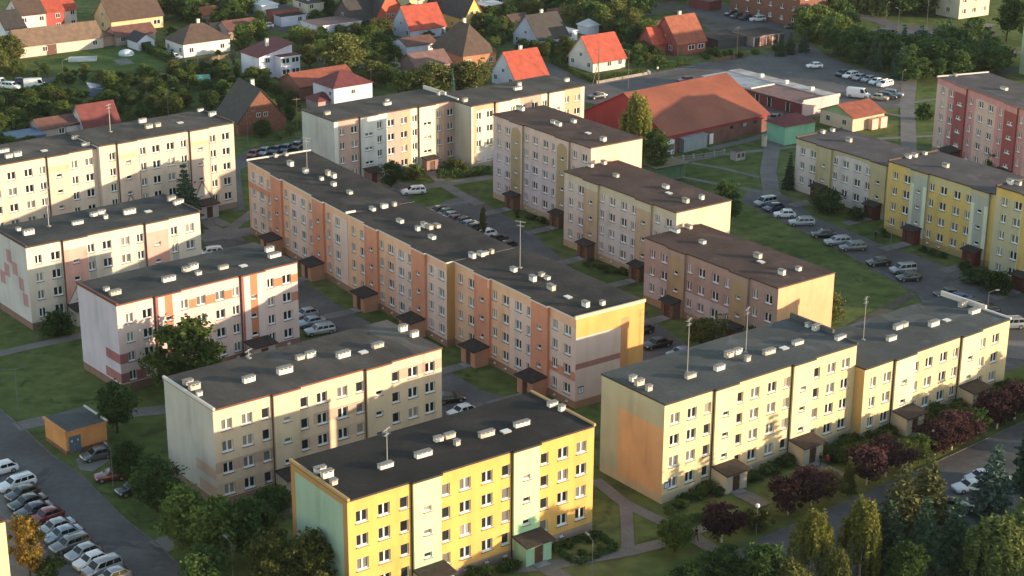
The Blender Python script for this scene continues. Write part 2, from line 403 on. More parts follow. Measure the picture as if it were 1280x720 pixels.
    # entrances
    pc = plaster(porchc); prf = noise_mat('porch_roofing', [(.03, .025, .024), (.055, .042, .038)], 1.5)
    for a, b in (Ss if porch else []):
        c = (a+b)/2; w2 = 1.75; dp = 2.3; y1 = -PR-.01
        if porch == 'slim': w2 = 1.35; dp = 1.5
        pmh = MB()
        pmh.box(c-w2, c-w2+.2, y1-dp, y1, 0, 2.55, pc); pmh.box(c+w2-.2, c+w2, y1-dp, y1, 0, 2.55, pc)
        pmh.box(c-w2+.2, c-.6, y1-dp, y1-dp+.2, 0, 2.55, pc); pmh.box(c+.6, c+w2-.2, y1-dp, y1-dp+.2, 0, 2.55, pc); pmh.box(c-.6, c+.6, y1-dp, y1-dp+.2, 2.1, 2.55, pc)
        pmh.box(c-.9, c+.9, y1-dp-1.0, y1-dp-.002, .02, .14, CONC)
        po = pmh.build('entrance_porch', root)
        d = MB(); d.box(c-.58, c+.58, y1-dp+.1, y1-dp+.16, .05, 2.09, DOORM); d.box(c+.4, c+.46, y1-dp+.06, y1-dp+.1, 1, 1.15, METAL); d.build('door', po)
        cn = MB()
        cn.face([(c-w2-.25, y1, 2.95), (c-w2-.25, y1-dp-.45, 2.6), (c+w2+.25, y1-dp-.45, 2.6), (c+w2+.25, y1, 2.95)], prf)
        cn.face([(c-w2-.25, y1-dp-.45, 2.45), (c-w2-.25, y1, 2.75), (c+w2+.25, y1, 2.75), (c+w2+.25, y1-dp-.45, 2.45)], prf)
        cn.face([(c-w2-.25, y1-dp-.45, 2.6), (c-w2-.25, y1-dp-.45, 2.45), (c+w2+.25, y1-dp-.45, 2.45), (c+w2+.25, y1-dp-.45, 2.6)], prf)
        cn.face([(c-w2-.25, y1, 2.75), (c-w2-.25, y1-dp-.45, 2.45), (c-w2-.25, y1-dp-.45, 2.6), (c-w2-.25, y1, 2.95)], prf)
        cn.face([(c+w2+.25, y1-dp-.45, 2.45), (c+w2+.25, y1, 2.75), (c+w2+.25, y1, 2.95), (c+w2+.25, y1-dp-.45, 2.6)], prf)
        cn.build('porch_roof', po)
        if path:
            ct, st = math.cos(th), math.sin(th)
            T = lambda lx, ly: (x+ct*lx-st*ly, y+st*lx+ct*ly)
            ground_poly('path', [T(c-1.1, y1-dp-.9), T(c-1.1, -path-PR-dp), T(c+1.1, -path-PR-dp), T(c+1.1, y1-dp-.9)], PAVE, .016)
    return root

# ------------------------------------------------------------------ ground
GRASS = noise_mat('lawn_grass', [(.056, .083, .024), (.087, .116, .033), (.115, .142, .044), (.13, .13, .058)], .045, 1.0, 12, bump=.5, bscale=6, lo=.3, hi=.72, fine=.3, spec=.1, blotch=[((.13, .11, .065), .6, .7, .11, .7), ((.03, .045, .014), .56, .66, .23, .6)])
ASPH = noise_mat('asphalt', [(.085, .08, .08), (.11, .104, .103), (.135, .127, .124)], .12, .9, 10, bump=.15, bscale=8, fine=.12, blotch=[((.055, .052, .052), .6, .62, .1, .55), ((.17, .16, .155), .62, .66, .16, .5), ((.05, .048, .048), .66, .7, .55, .5)])
PAVE = noise_mat('concrete_paving', [(.15, .138, .128), (.2, .185, .172)], .3, .9, 8, fine=.15)
DIRT = noise_mat('trodden_earth', [(.075, .065, .045), (.12, .1, .075)], .4, .95, 8, fine=.2)
KERB = noise_mat('kerb_stone', [(.1, .096, .09), (.16, .15, .145)], .8, fine=.1)
LZ = [0.012]
def ground_poly(name, pts, mat, z):
    LZ[0] += .0007
    zz = z + LZ[0]
    m = MB(); p2 = [(p[0], p[1]) for p in pts]
    ar = sum(p2[i][0]*p2[(i+1) % len(p2)][1]-p2[(i+1) % len(p2)][0]*p2[i][1] for i in range(len(p2)))
    if ar < 0: p2.reverse()
    m.face([(a, b, zz) for a, b in p2], mat)
    o = m.build(name); structure(o); return o
def G(*px): return [g(a, b) for a, b in px]
def strip(name, pts, w, mat, z):
    """a path of width w metres along pixel-measured points"""
    P = [g(*p) for p in pts]; lft = []; rgt = []
    for i, p in enumerate(P):
        a = P[max(i-1, 0)]; b = P[min(i+1, len(P)-1)]; d = (b-a).normalized(); nrm = Vector((-d.y, d.x, 0))*(w/2)
        lft.append(p+nrm); rgt.append(p-nrm)
    return ground_poly(name, lft+rgt[::-1], mat, z)
def kerb(pts):
    m = MB(); P = [g(*p) for p in pts]
    for a, b in zip(P[:-1], P[1:]):
        d = (b-a).normalized(); n = Vector((-d.y, d.x, 0))*.075
        q = [a-n, b-n, b+n, a+n]
        m.prism([(v.x, v.y) for v in q], -.05, .1, KERB)
    structure(m.build('kerb'))
m = MB(); m.face([(-1500, -600, 0), (1500, -600, 0), (1500, 3000, 0), (-1500, 3000, 0)], GRASS); structure(m.build('ground'))

# street at the lower left and its parking bay
ground_poly('road', G((-120, 430), (-40, 482), (0, 512), (33, 539), (67, 571), (101, 594), (158, 651), (200, 683), (240, 722), (300, 800), (60, 800), (12, 720), (-20, 640), (-90, 560)), ASPH, .02)
ground_poly('pavement', G((-20, 640), (12, 720), (60, 800), (96, 800), (52, 720), (20, 640), (0, 600), (-40, 560), (-60, 570)), PAVE, .05)
kerb([(-40, 482), (0, 512), (33, 539), (67, 571), (101, 594), (158, 651), (200, 683), (240, 722)])
ground_poly('pavement', G((95, 575), (113, 563), (140, 575), (116, 590), (100, 588)), PAVE, .05)
strip('path', [(-20, 447), (40, 433), (101, 420), (125, 412)], 2.2, PAVE, .03)
strip('path', [(20, 534), (55, 526), (130, 519), (200, 513), (214, 510)], 3.0, PAVE, .03)
strip('path', [(198, 684), (225, 672)], 3.5, PAVE, .03)
strip('path', [(330, 647), (366, 636)], 2.0, PAVE, .03)
# yard road in front of the long block
ground_poly('road', G((250, 300), (268, 292), (300, 296), (330, 318), (370, 345), (420, 380), (470, 408), (520, 440), (600, 487), (640, 500), (700, 520), (750, 540), (720, 570), (640, 560), (560, 545), (540, 500), (440, 430), (376, 385), (340, 350), (290, 330)), ASPH, .02)
strip('path', [(238, 262), (262, 282), (292, 298)], 2.0, PAVE, .03)
strip('path', [(318, 264), (288, 287), (255, 290)], 2.2, PAVE, .03)
strip('path', [(250, 298), (330, 287)], 4.5, PAVE, .03)
# street behind
ground_poly('road', G((240, 215), (296, 196), (340, 184), (380, 172), (470, 150), (470, 168), (390, 186), (336, 197), (300, 212), (306, 262), (292, 265), (284, 222), (250, 228)), ASPH, .02)
kerb([(296, 190), (340, 178), (380, 167)])
# inner court between long block and the stepped blocks
ground_poly('road', G((560, 250), (590, 243), (612, 258), (663, 290), (730, 350), (800, 392), (870, 440), (900, 470), (770, 520), (740, 470), (700, 420), (600, 330), (520, 270)), ASPH, .02)
kerb([(590, 243), (612, 258), (663, 290), (730, 350), (800, 392), (870, 440)])
strip('path', [(500, 240), (531, 234), (570, 228), (616, 221)], 3.0, PAVE, .03)
strip('path', [(548, 227), (575, 243), (600, 256)], 2.4, PAVE, .04)
strip('path', [(532, 261), (560, 256), (592, 252)], 1.6, PAVE, .04)
strip('path', [(535, 214), (552, 228)], 2.0, PAVE, .045)
ground_poly('road', G((455, 240), (500, 228), (535, 232), (532, 240), (500, 250), (470, 256)), ASPH, .021)
# street in front of the right-hand row
ground_poly('road', G((935, 236), (971, 238), (1018, 272), (1062, 290), (1100, 306), (1150, 322), (1220, 346), (1320, 385), (1620, 500), (1600, 580), (1330, 440), (1245, 470), (1200, 430), (1160, 390), (1146, 366), (1129, 358), (1051, 314), (991, 284), (927, 252)), ASPH, .02)
kerb([(971, 238), (1018, 272), (1062, 290), (1100, 306), (1150, 322), (1220, 346), (1320, 385)])
kerb([(927, 252), (991, 284), (1051, 314), (1129, 358), (1160, 390)])
strip('path', [(1143, 366), (1115, 383), (1085, 398), (1050, 420)], 1.8, DIRT, .03)
ground_poly('pavement', G((1245, 425), (1330, 430), (1330, 455), (1238, 445)), PAVE, .04)
# street in front of the yellow block
ground_poly('road', G((1620, 385), (1360, 495), (1280, 527), (1230, 552), (1172, 577), (1078, 618), (1018, 645), (960, 670), (915, 692), (860, 720), (820, 760), (1040, 800), (1110, 690), (1150, 668), (1230, 655), (1360, 610), (1620, 490)), ASPH, .02)
kerb([(1360, 495), (1280, 527), (1172, 577), (1078, 618), (1018, 645), (960, 670), (915, 692)])
strip('path', [(744, 600), (780, 629), (812, 645), (838, 657)], 1.7, PAVE, .03)
strip('path', [(782, 630), (784, 660), (785, 692)], 1.5, PAVE, .035)
strip('path', [(640, 712), (700, 705), (785, 690), (830, 679)], 2.0, PAVE, .03)
strip('path', [(838, 657), (868, 672), (895, 690)], 2.0, PAVE, .035)
strip('path', [(862, 668), (888, 657)], 1.5, PAVE, .033)
# market, lawns and car park at the upper right
ground_poly('road', G((676, 76), (700, 84), (735, 104), (780, 97), (850, 83), (920, 73), (985, 62), (1010, 52), (1030, 68), (1062, 82), (1128, 100), (1136, 112), (1128, 135), (1050, 140), (1000, 150), (960, 152), (930, 120), (880, 110), (760, 135), (720, 125), (690, 108), (655, 80)), ASPH, .02)
kerb([(655, 76), (735, 108), (780, 100), (850, 86), (920, 75), (985, 63)])
strip('path', [(1138, 100), (1134, 128), (1135, 150), (1136, 190)], 3.2, PAVE, .03)
strip('path', [(970, 140), (966, 180), (960, 215), (965, 245)], 3.2, PAVE, .03)
strip('path', [(840, 205), (900, 194), (1000, 183)], 1.7, PAVE, .035)
strip('path', [(864, 204), (905, 211), (950, 222)], 1.2, PAVE, .03)
strip('path', [(855, 222), (905, 232), (950, 240)], 1.2, PAVE, .03)
strip('path', [(1000, 183), (1040, 180), (1092, 174)], 1.4, PAVE, .037)
strip('path', [(885, 187), (930, 177), (965, 167)], 2.2, PAVE, .032)
strip('path', [(1080, 175), (1128, 172), (1172, 170)], 1.6, PAVE, .035)
strip('path', [(1120, 132), (1150, 127), (1172, 124)], 1.4, PAVE, .035)
strip('path', [(1108, 142), (1138, 148)], 1.2, PAVE, .036)
ground_poly('road', G((850, 8), (890, 2), (985, 30), (992, 40), (985, 52), (930, 62), (890, 40)), ASPH, .022)
ground_poly('road', G((1055, 48), (1090, 38), (1118, 30), (1165, 33), (1182, 44), (1120, 62), (1080, 66)), ASPH, .022)
strip('road', [(1050, 10), (1080, 20), (1118, 32), (1180, 37), (1240, 36)], 6, ASPH, .024)
strip('path', [(1238, 30), (1215, 42), (1250, 62), (1290, 68)], 3.0, PAVE, .03)
strip('path', [(1175, 98), (1235, 92), (1290, 86)], 5.0, ASPH, .03)
strip('road', [(390, 30), (370, 32), (350, 34), (300, 40)], 5, ASPH, .021)
strip('road', [(345, 32), (375, 42), (400, 70), (420, 88)], 4.5, ASPH, .023)
strip('road', [(-10, 110), (30, 106), (75, 98)], 5, ASPH, .02)
strip('road', [(215, 4), (330, 1), (470, -12)], 6, ASPH, .02)
strip('path', [(200, 90), (240, 78), (300, 68)], 2.5, DIRT, .03)
strip('road', [(800, 0), (850, 14), (870, 24), (905, 34)], 4, DIRT, .022)
# bare plots of the far gardens
ground_poly('ground', G((790, 6), (842, 0), (858, 10), (808, 20)), DIRT, .012)
ground_poly('ground', G((1200, 40), (1222, 31), (1250, 44), (1228, 55)), DIRT, .012)

# ------------------------------------------------------------------ the apartment blocks
BITB = noise_mat('black_bitumen_roofing', [(.014, .012, .012), (.026, .022, .021)], .25, .9, 8, fine=.15, seams=True)
BITG = noise_mat('grey_bitumen_roofing', [(.042, .037, .035), (.066, .058, .052), (.092, .08, .07)], .22, .9, 9, fine=.12, stretch=(1, .5, 1), seams=True)
BITT = noise_mat('slate_grey_bitumen_roofing', [(.06, .063, .061), (.088, .092, .088)], .18, .88, 9, fine=.1, seams=True)
BITR = noise_mat('brown_bitumen_roofing', [(.055, .032, .027), (.085, .05, .042)], .25, .9, 8, fine=.12, seams=True)
BITE = noise_mat('dark_bitumen_roofing', [(.02, .018, .018), (.034, .029, .027), (.052, .043, .038)], .2, .9, 9, fine=.15, seams=True)
BITD = noise_mat('dark_grey_bitumen_roofing', [(.03, .032, .032), (.048, .05, .048), (.07, .066, .06)], .2, .9, 9, fine=.12, seams=True)
BITJ = noise_mat('mauve_grey_bitumen_roofing', [(.07, .058, .06), (.1, .085, .085)], .25, .9, 8, fine=.12, seams=True)
REDF = plain('red_fascia', (.16, .05, .035), .6); BRF = plain('brown_fascia', (.07, .04, .03), .6); DKF = plain('dark_fascia', (.035, .03, .028), .6)
WHC = plain('pale_coping', (.62, .58, .55), .6); YLF = plain('cream_coping', (.55, .45, .3), .6); OCC = plain('ochre_coping', (.42, .27, .12), .6)
MINT = (.33, .47, .34); YEL = (.7, .42, .12)
GRP = None
block('a', 'nearest yellow apartment block with mint green stair bays and a black roof', -16.7, 163.7, 36.5, 11.6, 13.2, 4, LAY_W, YEL, (.62, .66, .37), (.42, .25, .09), YEL, BITB, DKF, OCC,
      gzl=[(.9, 10.7, 1.1, 12.3, MINT)], zones=[(7.85, 11.35, 1.1, 5.2, (.4, .62, .34)), (20.95, 24.45, 1.1, 5.0, (.4, .62, .34))], plinth=(.36, .26, .19),  # deeper green foot of the stair bays is shade put into the colour
      chim=[(400, 590, 'M'), (409, 596, 'M'), (417, 605, 's'), (482, 584, 'L'), (529, 570, 'L'), (548, 551, 'M'), (562, 547, 'M'), (571, 556, 's'), (608, 545, 'L'), (652, 532, 'L'), (692, 507, 'M'), (707, 512, 's')],
      masts=[(484, 578, 4)], hatch=[(632, 540)], porchc=(.3, .5, .33))
CRY = (.66, .54, .36); TAN = (.5, .37, .26)
bz = []
for (a, b) in ((3.2, 5.9), (5.2, 7.85), (0.0, 1.3), (11.35, 16.2), (16.2, 20.9)):
    pass
bz = [(0, 7.85, 3.5, 6.2, TAN)] and [(0, 7.85, 4.45, 5.85, TAN), (0, 7.85, 1.7, 3.1, (.6, .48, .32)), (13.4, 20.95, 7.2, 8.6, TAN), (11.35, 20.95, 4.45, 5.85, (.6, .47, .32)), (13.4, 20.95, 9.95, 11.3, (.62, .5, .33)), (24.45, 32.4, 9.95, 11.3, TAN)]
block('b', 'cream and tan apartment block right behind the yellow block with mint stair bays', -34.3, 187.7, 38.1, 12.0, 12.7, 4, LAY_W, CRY, (.64, .55, .36), (.5, .49, .42), CRY, BITG, REDF, WHC,
      zones=bz, gzl=[(0, 4.8, 3.6, 5.0, (.5, .36, .26)), (0, 4.2, 1.3, 2.7, (.48, .36, .27))], par='l', plinth=(.3, .2, .15),
      chim=[(235, 480, 'M'), (243, 486, 'M'), (249, 494, 's'), (311, 477, 'L'), (356, 466, 'L'), (375, 449, 'M'), (388, 446, 'M'), (429, 446, 'L'), (472, 434, 'L'), (509, 412, 'M'), (524, 419, 'M')], masts=[(311, 448, 1.2)], hatch=[(454, 441)], porchc=(.55, .5, .38))
PNK = (.7, .54, .45); ORR = (.56, .22, .11)
block('c', 'pinkish cream apartment block with orange red stripes, behind the leafy tree and the cream block', -52.7, 222.3, 40.0, 11.2, 12.7, 4, LAY_N, PNK, (.7, .57, .49), (.6, .54, .58), PNK, BITD, REDF, REDF,
      zones=[(7.0, 8.2, 1.1, 12.4, ORR), (20.5, 21.7, 1.1, 12.4, ORR), (5.5, 6.0, 1.1, 12.4, (.4, .12, .08)), (19.0, 19.5, 1.1, 12.4, (.4, .12, .08)), (10.9, 18.2, 9.6, 10.9, ORR), (24.1, 28.7, 9.7, 10.9, ORR), (27.3, 28.7, 6.9, 8.2, (.5, .2, .12)),
             (0, 1.8, 4.1, 5.5, (.38, .15, .14)), (0, 4.5, 1.3, 2.7, (.36, .15, .14))], gzl=[(0, 4.0, 4.1, 5.5, (.38, .15, .15)), (0, 4.4, 1.3, 2.7, (.36, .16, .15))], par='l', plinth=(.26, .15, .12),
      chim=[(133, 363, 's'), (144, 368, 'L'), (211, 351, 'L'), (233, 339, 'M'), (242, 336, 'M'), (248, 343, 's'), (279, 336, 'L'), (337, 314, 'M'), (343, 321, 'L')], hatch=[(304, 333)], porchc=(.5, .42, .38))
CRG = (.67, .6, .46); SAL = (.68, .38, .29)
dz = [(5.7, 9.4, 1.1, 10.9, SAL), (19.2, 22.9, 1.1, 10.9, SAL)]
for cxx in (4.9, 10.3, 18.4, 24.2): dz.append((cxx-.55, cxx+.55, 1.7, 9.9, (.45, .45, .35)))
dec = []
for c in (7.55, 21.05):
    dec.append(([(c-1.84, 10.9)]+[(c+1.84*math.cos(t), 10.9+.5*math.sin(t)) for t in [math.pi*i/8 for i in range(9)]], SAL, .385))
    dec.append(([(c-2.1, 2.6), (c+2.1, 2.6), (c, 6.1)], (.4, .2, .15), .384))
    dec.append(([(c-1.8, 2.9), (c+1.8, 2.9), (c, 5.6)], (.72, .68, .55), .387))
gd = [(2.6, 6.2), (4.2, 8.0), (5.4, 9.6), (6.6, 8.4), (7.9, 6.9), (3.1, 4.9)]
gd = [([(y-.9, z-1.0), (y+.9, z-1.0), (y+.9, z+1.0), (y-.9, z+1.0)], (.5, .28, .28)) for y, z in ((1.6, 4.3), (2.7, 6.5), (4.6, 8.4), (6.4, 9.9), (7.6, 7.4), (9.4, 5.8))]
block('d', 'cream apartment block with salmon stair bays and pink squares on its pale gable', -70.8, 245.6, 38.9, 11.5, 13.0, 4, LAY_N, CRG, SAL, (.58, .56, .52), CRG, BITD, BRF, BRF, zones=[(5.6, 9.5, 11.4, 13, CRG), (19.1, 23.0, 11.4, 13, CRG)]+dz, decor=dec, gdecor=gd, par='lr', plinth=(.25, .15, .12),
      chim=[(23, 288, 's'), (36, 293, 'L'), (97, 280, 'L'), (117, 270, 'M'), (127, 267, 'M'), (132, 273, 's'), (162, 267, 'L'), (217, 250, 'M'), (223, 255, 'L')], masts=[(61, 283, 6)], hatch=[(185, 265)], porchc=(.6, .55, .45))
# row at the far left
CRF = (.68, .56, .41); PCH = (.64, .45, .32)
fz = [(2.4, 9.4, 1.1, 12.2, (.66, .56, .43)), (19.2, 22.9, 1.1, 12.5, PCH), (2.4, 9.4, 12.2, 12.9, (.68, .45, .27)), (19.2, 22.9, 12.4, 13.2, (.68, .45, .27))]
def wave(c, z, w, col, off): return ([(c-w, z)]+[(c-w+2*w*i/10, z+.35+.3*math.sin(i/10*2*math.pi*1.5)) for i in range(11)]+[(c+w, z)], col, off)
LAY_F = dict(cols=[2.3, 8.1, 10.6, 13.4, 16.0, 21.8, 24.4], kinds='kkwwkkw', S=[(3.3, 6.8), (17.2, 20.8)], L=26.1)
block('f', 'tall five storey cream block with peach waves over its stair bays, beside the dark spruce', -70.1, 291.7, 38.9, 11.6, 15.8, 5, LAY_F, CRF, (.64, .5, .38), (.6, .57, .5), CRF, BITG, BRF, BRF, zones=[(3.2, 6.9, 13.6, 16, CRF), (17.1, 20.9, 13.6, 16, CRF), (3.2, 6.9, 12.9, 13.6, (.68, .45, .27)), (17.1, 20.9, 12.9, 13.6, (.68, .45, .27))]+[(q-.08, q+.08, 1.5, 14.3, (.3, .22, .16)) for q in (7.35, 16.75, 21.1, 2.95)], decor=[([(16.9, 2.6), (21.1, 2.6), (19, 6.6)], (.32, .2, .14), .384), ([(3.0, 2.6), (7.1, 2.6), (5.05, 6.6)], (.32, .2, .14), .384), ([(17.4, 3), (20.6, 3), (19, 6)], (.7, .64, .5), .39), ([(3.5, 3), (6.6, 3), (5.05, 6)], (.7, .64, .5), .39)], par='r',
      chim=[(178, 153, 'M'), (186, 160, 'M'), (197, 158, 'M'), (271, 144, 'M'), (264, 137, 'M')], masts=[(138, 165, 5)], hatch=[(225, 154)], porchc=(.5, .46, .4))
f1 = (-70.1-28.65*math.cos(R(39.5))-.4, 291.7-28.65*math.sin(R(39.5))+1.0)
block('f', 'cream block with peach wave band running off the left edge', f1[0], f1[1], 39.5, 11.6, 15.3, 5, LAY_N, CRF, (.66, .5, .36), (.6, .57, .5), (.7, .6, .4), BITG, BRF, BRF, zones=[(19.1, 23, 13.4, 16, CRF), (19.1, 23, 12.6, 13.4, (.68, .45, .27))], par='r',
      chim=[(5, 190, 'L'), (11, 197, 'M'), (22, 195, 'M'), (107, 182, 'M'), (104, 172, 'M')], hatch=[(55, 189)], porchc=(.5, .46, .4))
# back block in two sections
BRN = (.5, .36, .28); MNT = (.62, .66, .58); CRW = (.78, .7, .48); PEA = (.62, .4, .24)
gz1 = [(0, 5.7, 1.1, 13, BRN), (0, .9, 1.1, 13, MNT), (5.7, 12.0, 1.1, 13, MNT), (12.0, 19.2, 1.1, 13, BRN), (15.2, 17.4, 1.1, 12.2, PEA), (17.4, 24.0, 1.1, 13, CRW), (24.0, 28.7, 1.1, 13, BRN), (24.1, 25.2, 1.1, 12, PEA)]
LAY_G = dict(LAY_N, sk='d')
gdec = [([(11.8, 3.2), (11.8, 1.2), (16.5, 1.2), (16.5, 3.2), (14.15, 4.6)], (.72, .68, .6), .012), ([(25, 3.2), (25, 1.2), (28.4, 1.2), (28.4, 3.2), (26.7, 4.6)], (.7, .66, .58), .012)]
block('g', 'back apartment block with brown, white and cream panels and a pale grey gable', -33.2, 320.8, 38.4, 11.2, 12.9, 4, LAY_G, BRN, MNT, (.47, .5, .46), BRN, BITG, BRF, WHC, zones=gz1, par='R', chim=[(409, 143, 'M'), (484, 131, 'L'), (484, 127, 's'), (553, 118, 'M')], porch='slim', porchc=(.3, .2, .16), plinth=(.4, .36, .3))
gz2 = [(0, .5, 1.1, 13, CRW), (.5, 6.2, 1.1, 13, PEA), (1.2, 5.6, 1.1, 11.6, CRW), (6.2, 12.0, 1.1, 13, CRW), (12, 17.5, 1.1, 13, BRN), (17.5, 23.4, 1.1, 13, CRW), (23.4, 28.7, 1.1, 13, PEA), (27.8, 28.8, 1.1, 13, CRW)]
block('g', 'cream and peach panelled section of the back block, left of the red market hall', -8.0, 333.7, 38.7, 11.6, 12.8, 4, LAY_G, CRW, CRW, (.44, .47, .38), CRW, BITG, BRF, WHC, zones=gz2, decor=[([(1.2, 3.2), (1.2, 1.2), (5.4, 1.2), (5.4, 3.2), (3.3, 4.8)], (.74, .7, .6), .012)], par='', chim=[(581, 127, 'M'), (647, 112, 'L'), (649, 107, 's'), (712, 101, 'M')], porch='slim', porchc=(.3, .2, .16), plinth=(.4, .36, .3))
# long orange block: three sections
ORG = (.73, .44, .28); PKB = (.73, .55, .43); SOR = (.63, .28, .16); PEO = (.76, .47, .28)
def ez(off, first): return []
ezn = [(0, 4.7, 10.9, 13, PEO), (0, 4.7, 1.1, 8.9, PEO), (9.4, 13.4, 1.1, 13, PEO), (13.8, 19.2, 1.1, 11.5, PKB), (22.9, 28.7, 1.1, 11.4, PKB), (9.0, 19.2, 11.5, 13, PEO)]
ch = []
exy = g(434, 267, 13.0); e1 = g(309.3, 199.3, 13.15)
block('e', 'farthest section of the long orange and pink apartment block, with a raised roof end', e1.x, e1.y, -56.93, 11.8, 13.0, 4, LAY_X, ORG, SOR, ORG, (.42, .25, .1), BITE, WHC, WHC, zones=[(0, 9.6, 11.6, 14, PEO), (.9, 6.9, 1.1, 11.6, PKB), (0, 9.6, 8.4, 9.4, SOR), (13.4, 15.9, 1.1, 11.8, PEO), (15.9, 22.2, 1.1, 11.8, PKB), (13.4, 24.7, 11.8, 14, PEO), (28.5, 36.1, 11.8, 14, PEO), (31.2, 36.1, 1.1, 11.8, PKB)],
      chim=[(340, 194, 's'), (353, 192, 'M'), (363, 207, 'M'), (382, 216, 'M'), (402, 225, 's'), (410, 219, 'M'), (417, 222, 'M'), (417, 232, 'M'), (437, 242, 'M')], masts=[(384, 215, 6)], porchc=(.5, .27, .16), plinth=(.34, .2, .12), par='lc')
block('e', 'middle section of the long orange apartment block, between its two taller stepped sections', exy.x, exy.y, -54.93, 11.7, 12.99, 4, dict(LAY_N, L=28.2), ORG, SOR, ORG, (.45, .27, .1), BITE, WHC, WHC, zones=[(0, 5.7, 1.1, 13, PEO), (9.4, 12, 1.1, 13, PEO), (14.3, 19.2, 1.1, 11.4, PKB), (9.4, 19.2, 11.4, 13, PEO), (22.9, 28.6, 1.1, 11.6, PKB)],
      chim=[(462, 261, 'M'), (468, 255, 's'), (477, 257, 's'), (479, 251, 's'), (500, 278, 'M'), (522, 288, 's'), (530, 284, 'M'), (537, 286, 'M'), (546, 284, 'M'), (540, 298, 'M')], porchc=(.5, .27, .16), plinth=(.34, .2, .12), par='')
block('e', 'nearest section of the long orange block, house number 8 on its yellow gable', -8.4, 240.8, -54.0, 11.6, 12.98, 4, LAY_N, ORG, SOR, ORG, (.66, .38, .12), BITE, WHC, YLF, zones=ezn+[(22.9, 28.7, 3.9, 5.2, SOR)], gzr=[(0, 7.6, 1.1, 10.1, (.62, .51, .42)), (0, 7.6, 5.6, 6.4, (.34, .17, .14)), (7.6, 9.0, 1.1, 11.3, (.55, .28, .12))],
      chim=[(577, 316, 'M'), (596, 313, 's'), (600, 319, 'M'), (613, 316, 's'), (642, 339, 'M'), (666, 351, 'M'), (677, 345, 's'), (684, 349, 's'), (689, 362, 'M'), (732, 383, 'M'), (753, 381, 's')], masts=[(650, 335, 7)], hatch=[(710, 372)], porchc=(.5, .27, .16), plinth=(.34, .2, .12), par='r')
# three stepped blocks with brown roofs
LAV = (.52, .49, .47); OLV = (.34, .29, .16)
def arch(c, z, w, col, off=.386): return ([(c-w, z)]+[(c+w*math.cos(t), z+w*.8*math.sin(t)) for t in [math.pi*i/10 for i in range(11)]], col, off)
block('h', 'five storey lavender grey block with olive stair stripes and a brown roof', -3.6, 315.3, -53.9, 11.3, 15.9, 5, LAY_N, LAV, OLV, LAV, (.72, .52, .38), BITR, BRF, BRF, zones=[(0, 30, 9.4, 16, (.53, .45, .39)), (5.7, 9.4, 1.1, 16, (.53, .45, .39)), (19.2, 22.9, 1.1, 16, (.53, .45, .39)), (6.1, 9.0, 1.1, 13.8, OLV), (19.6, 22.5, 1.1, 13.8, OLV)], decor=[arch(7.55, 13.8, 1.45, OLV), arch(21.05, 13.8, 1.45, OLV)],
      chim=[(643, 135, 'L'), (692, 154, 'M'), (698, 157, 'M'), (717, 153, 'M'), (754, 176, 'M')], hatch=[(735, 167)], porch='slim', porchc=(.16, .1, .07), plinth=(.42, .35, .22), par='')
block('h', 'four storey pale green grey block with tan stair stripes and a brown roof', 8.7, 287.6, -54.0, 11.4, 13.1, 4, LAY_N, (.51, .48, .4), (.42, .35, .22), (.5, .48, .42), (.68, .56, .36), BITR, BRF, BRF, zones=[(0, 30, 11.6, 14, (.46, .46, .32)), (9.4, 19.2, 1.1, 6.4, (.52, .53, .48))],
      chim=[(732, 206, 'M'), (746, 202, 'M'), (770, 221, 'M'), (832, 235, 'M'), (857, 253, 'M'), (877, 249, 's')], hatch=[(836, 242)], porch='slim', porchc=(.16, .1, .07), plinth=(.4, .33, .2), par='')
MAU = (.36, .275, .215)
block('h', 'three storey mauve brown block with peach gable, lowest of the stepped brown roofed row', 20.4, 259.8, -52.9, 11.4, 10.5, 3, LAY_N, MAU, (.34, .26, .15), MAU, (.68, .42, .22), BITR, BRF, BRF, zones=[(0, 5.7, 1.1, 4.7, (.46, .42, .38)), (9.4, 19.2, 1.1, 4.4, (.46, .42, .38)), (22.9, 30, 1.1, 2.6, (.46, .42, .38)), (5.7, 9.4, 1.1, 12, MAU), (19.2, 22.9, 1.1, 12, MAU), (6.1, 9.0, 1.1, 8.4, (.36, .29, .15)), (19.6, 22.5, 1.1, 8.4, (.36, .29, .15))], decor=[arch(7.55, 8.4, 1.45, (.36, .29, .15)), arch(21.05, 8.4, 1.45, (.36, .29, .15))],
      chim=[(834, 286, 'L'), (849, 281, 'M'), (878, 304, 'M'), (947, 322, 'M'), (977, 343, 'M'), (998, 338, 's')], hatch=[(951, 328)], porch='slim', porchc=(.16, .1, .07), plinth=(.33, .25, .14), par='')
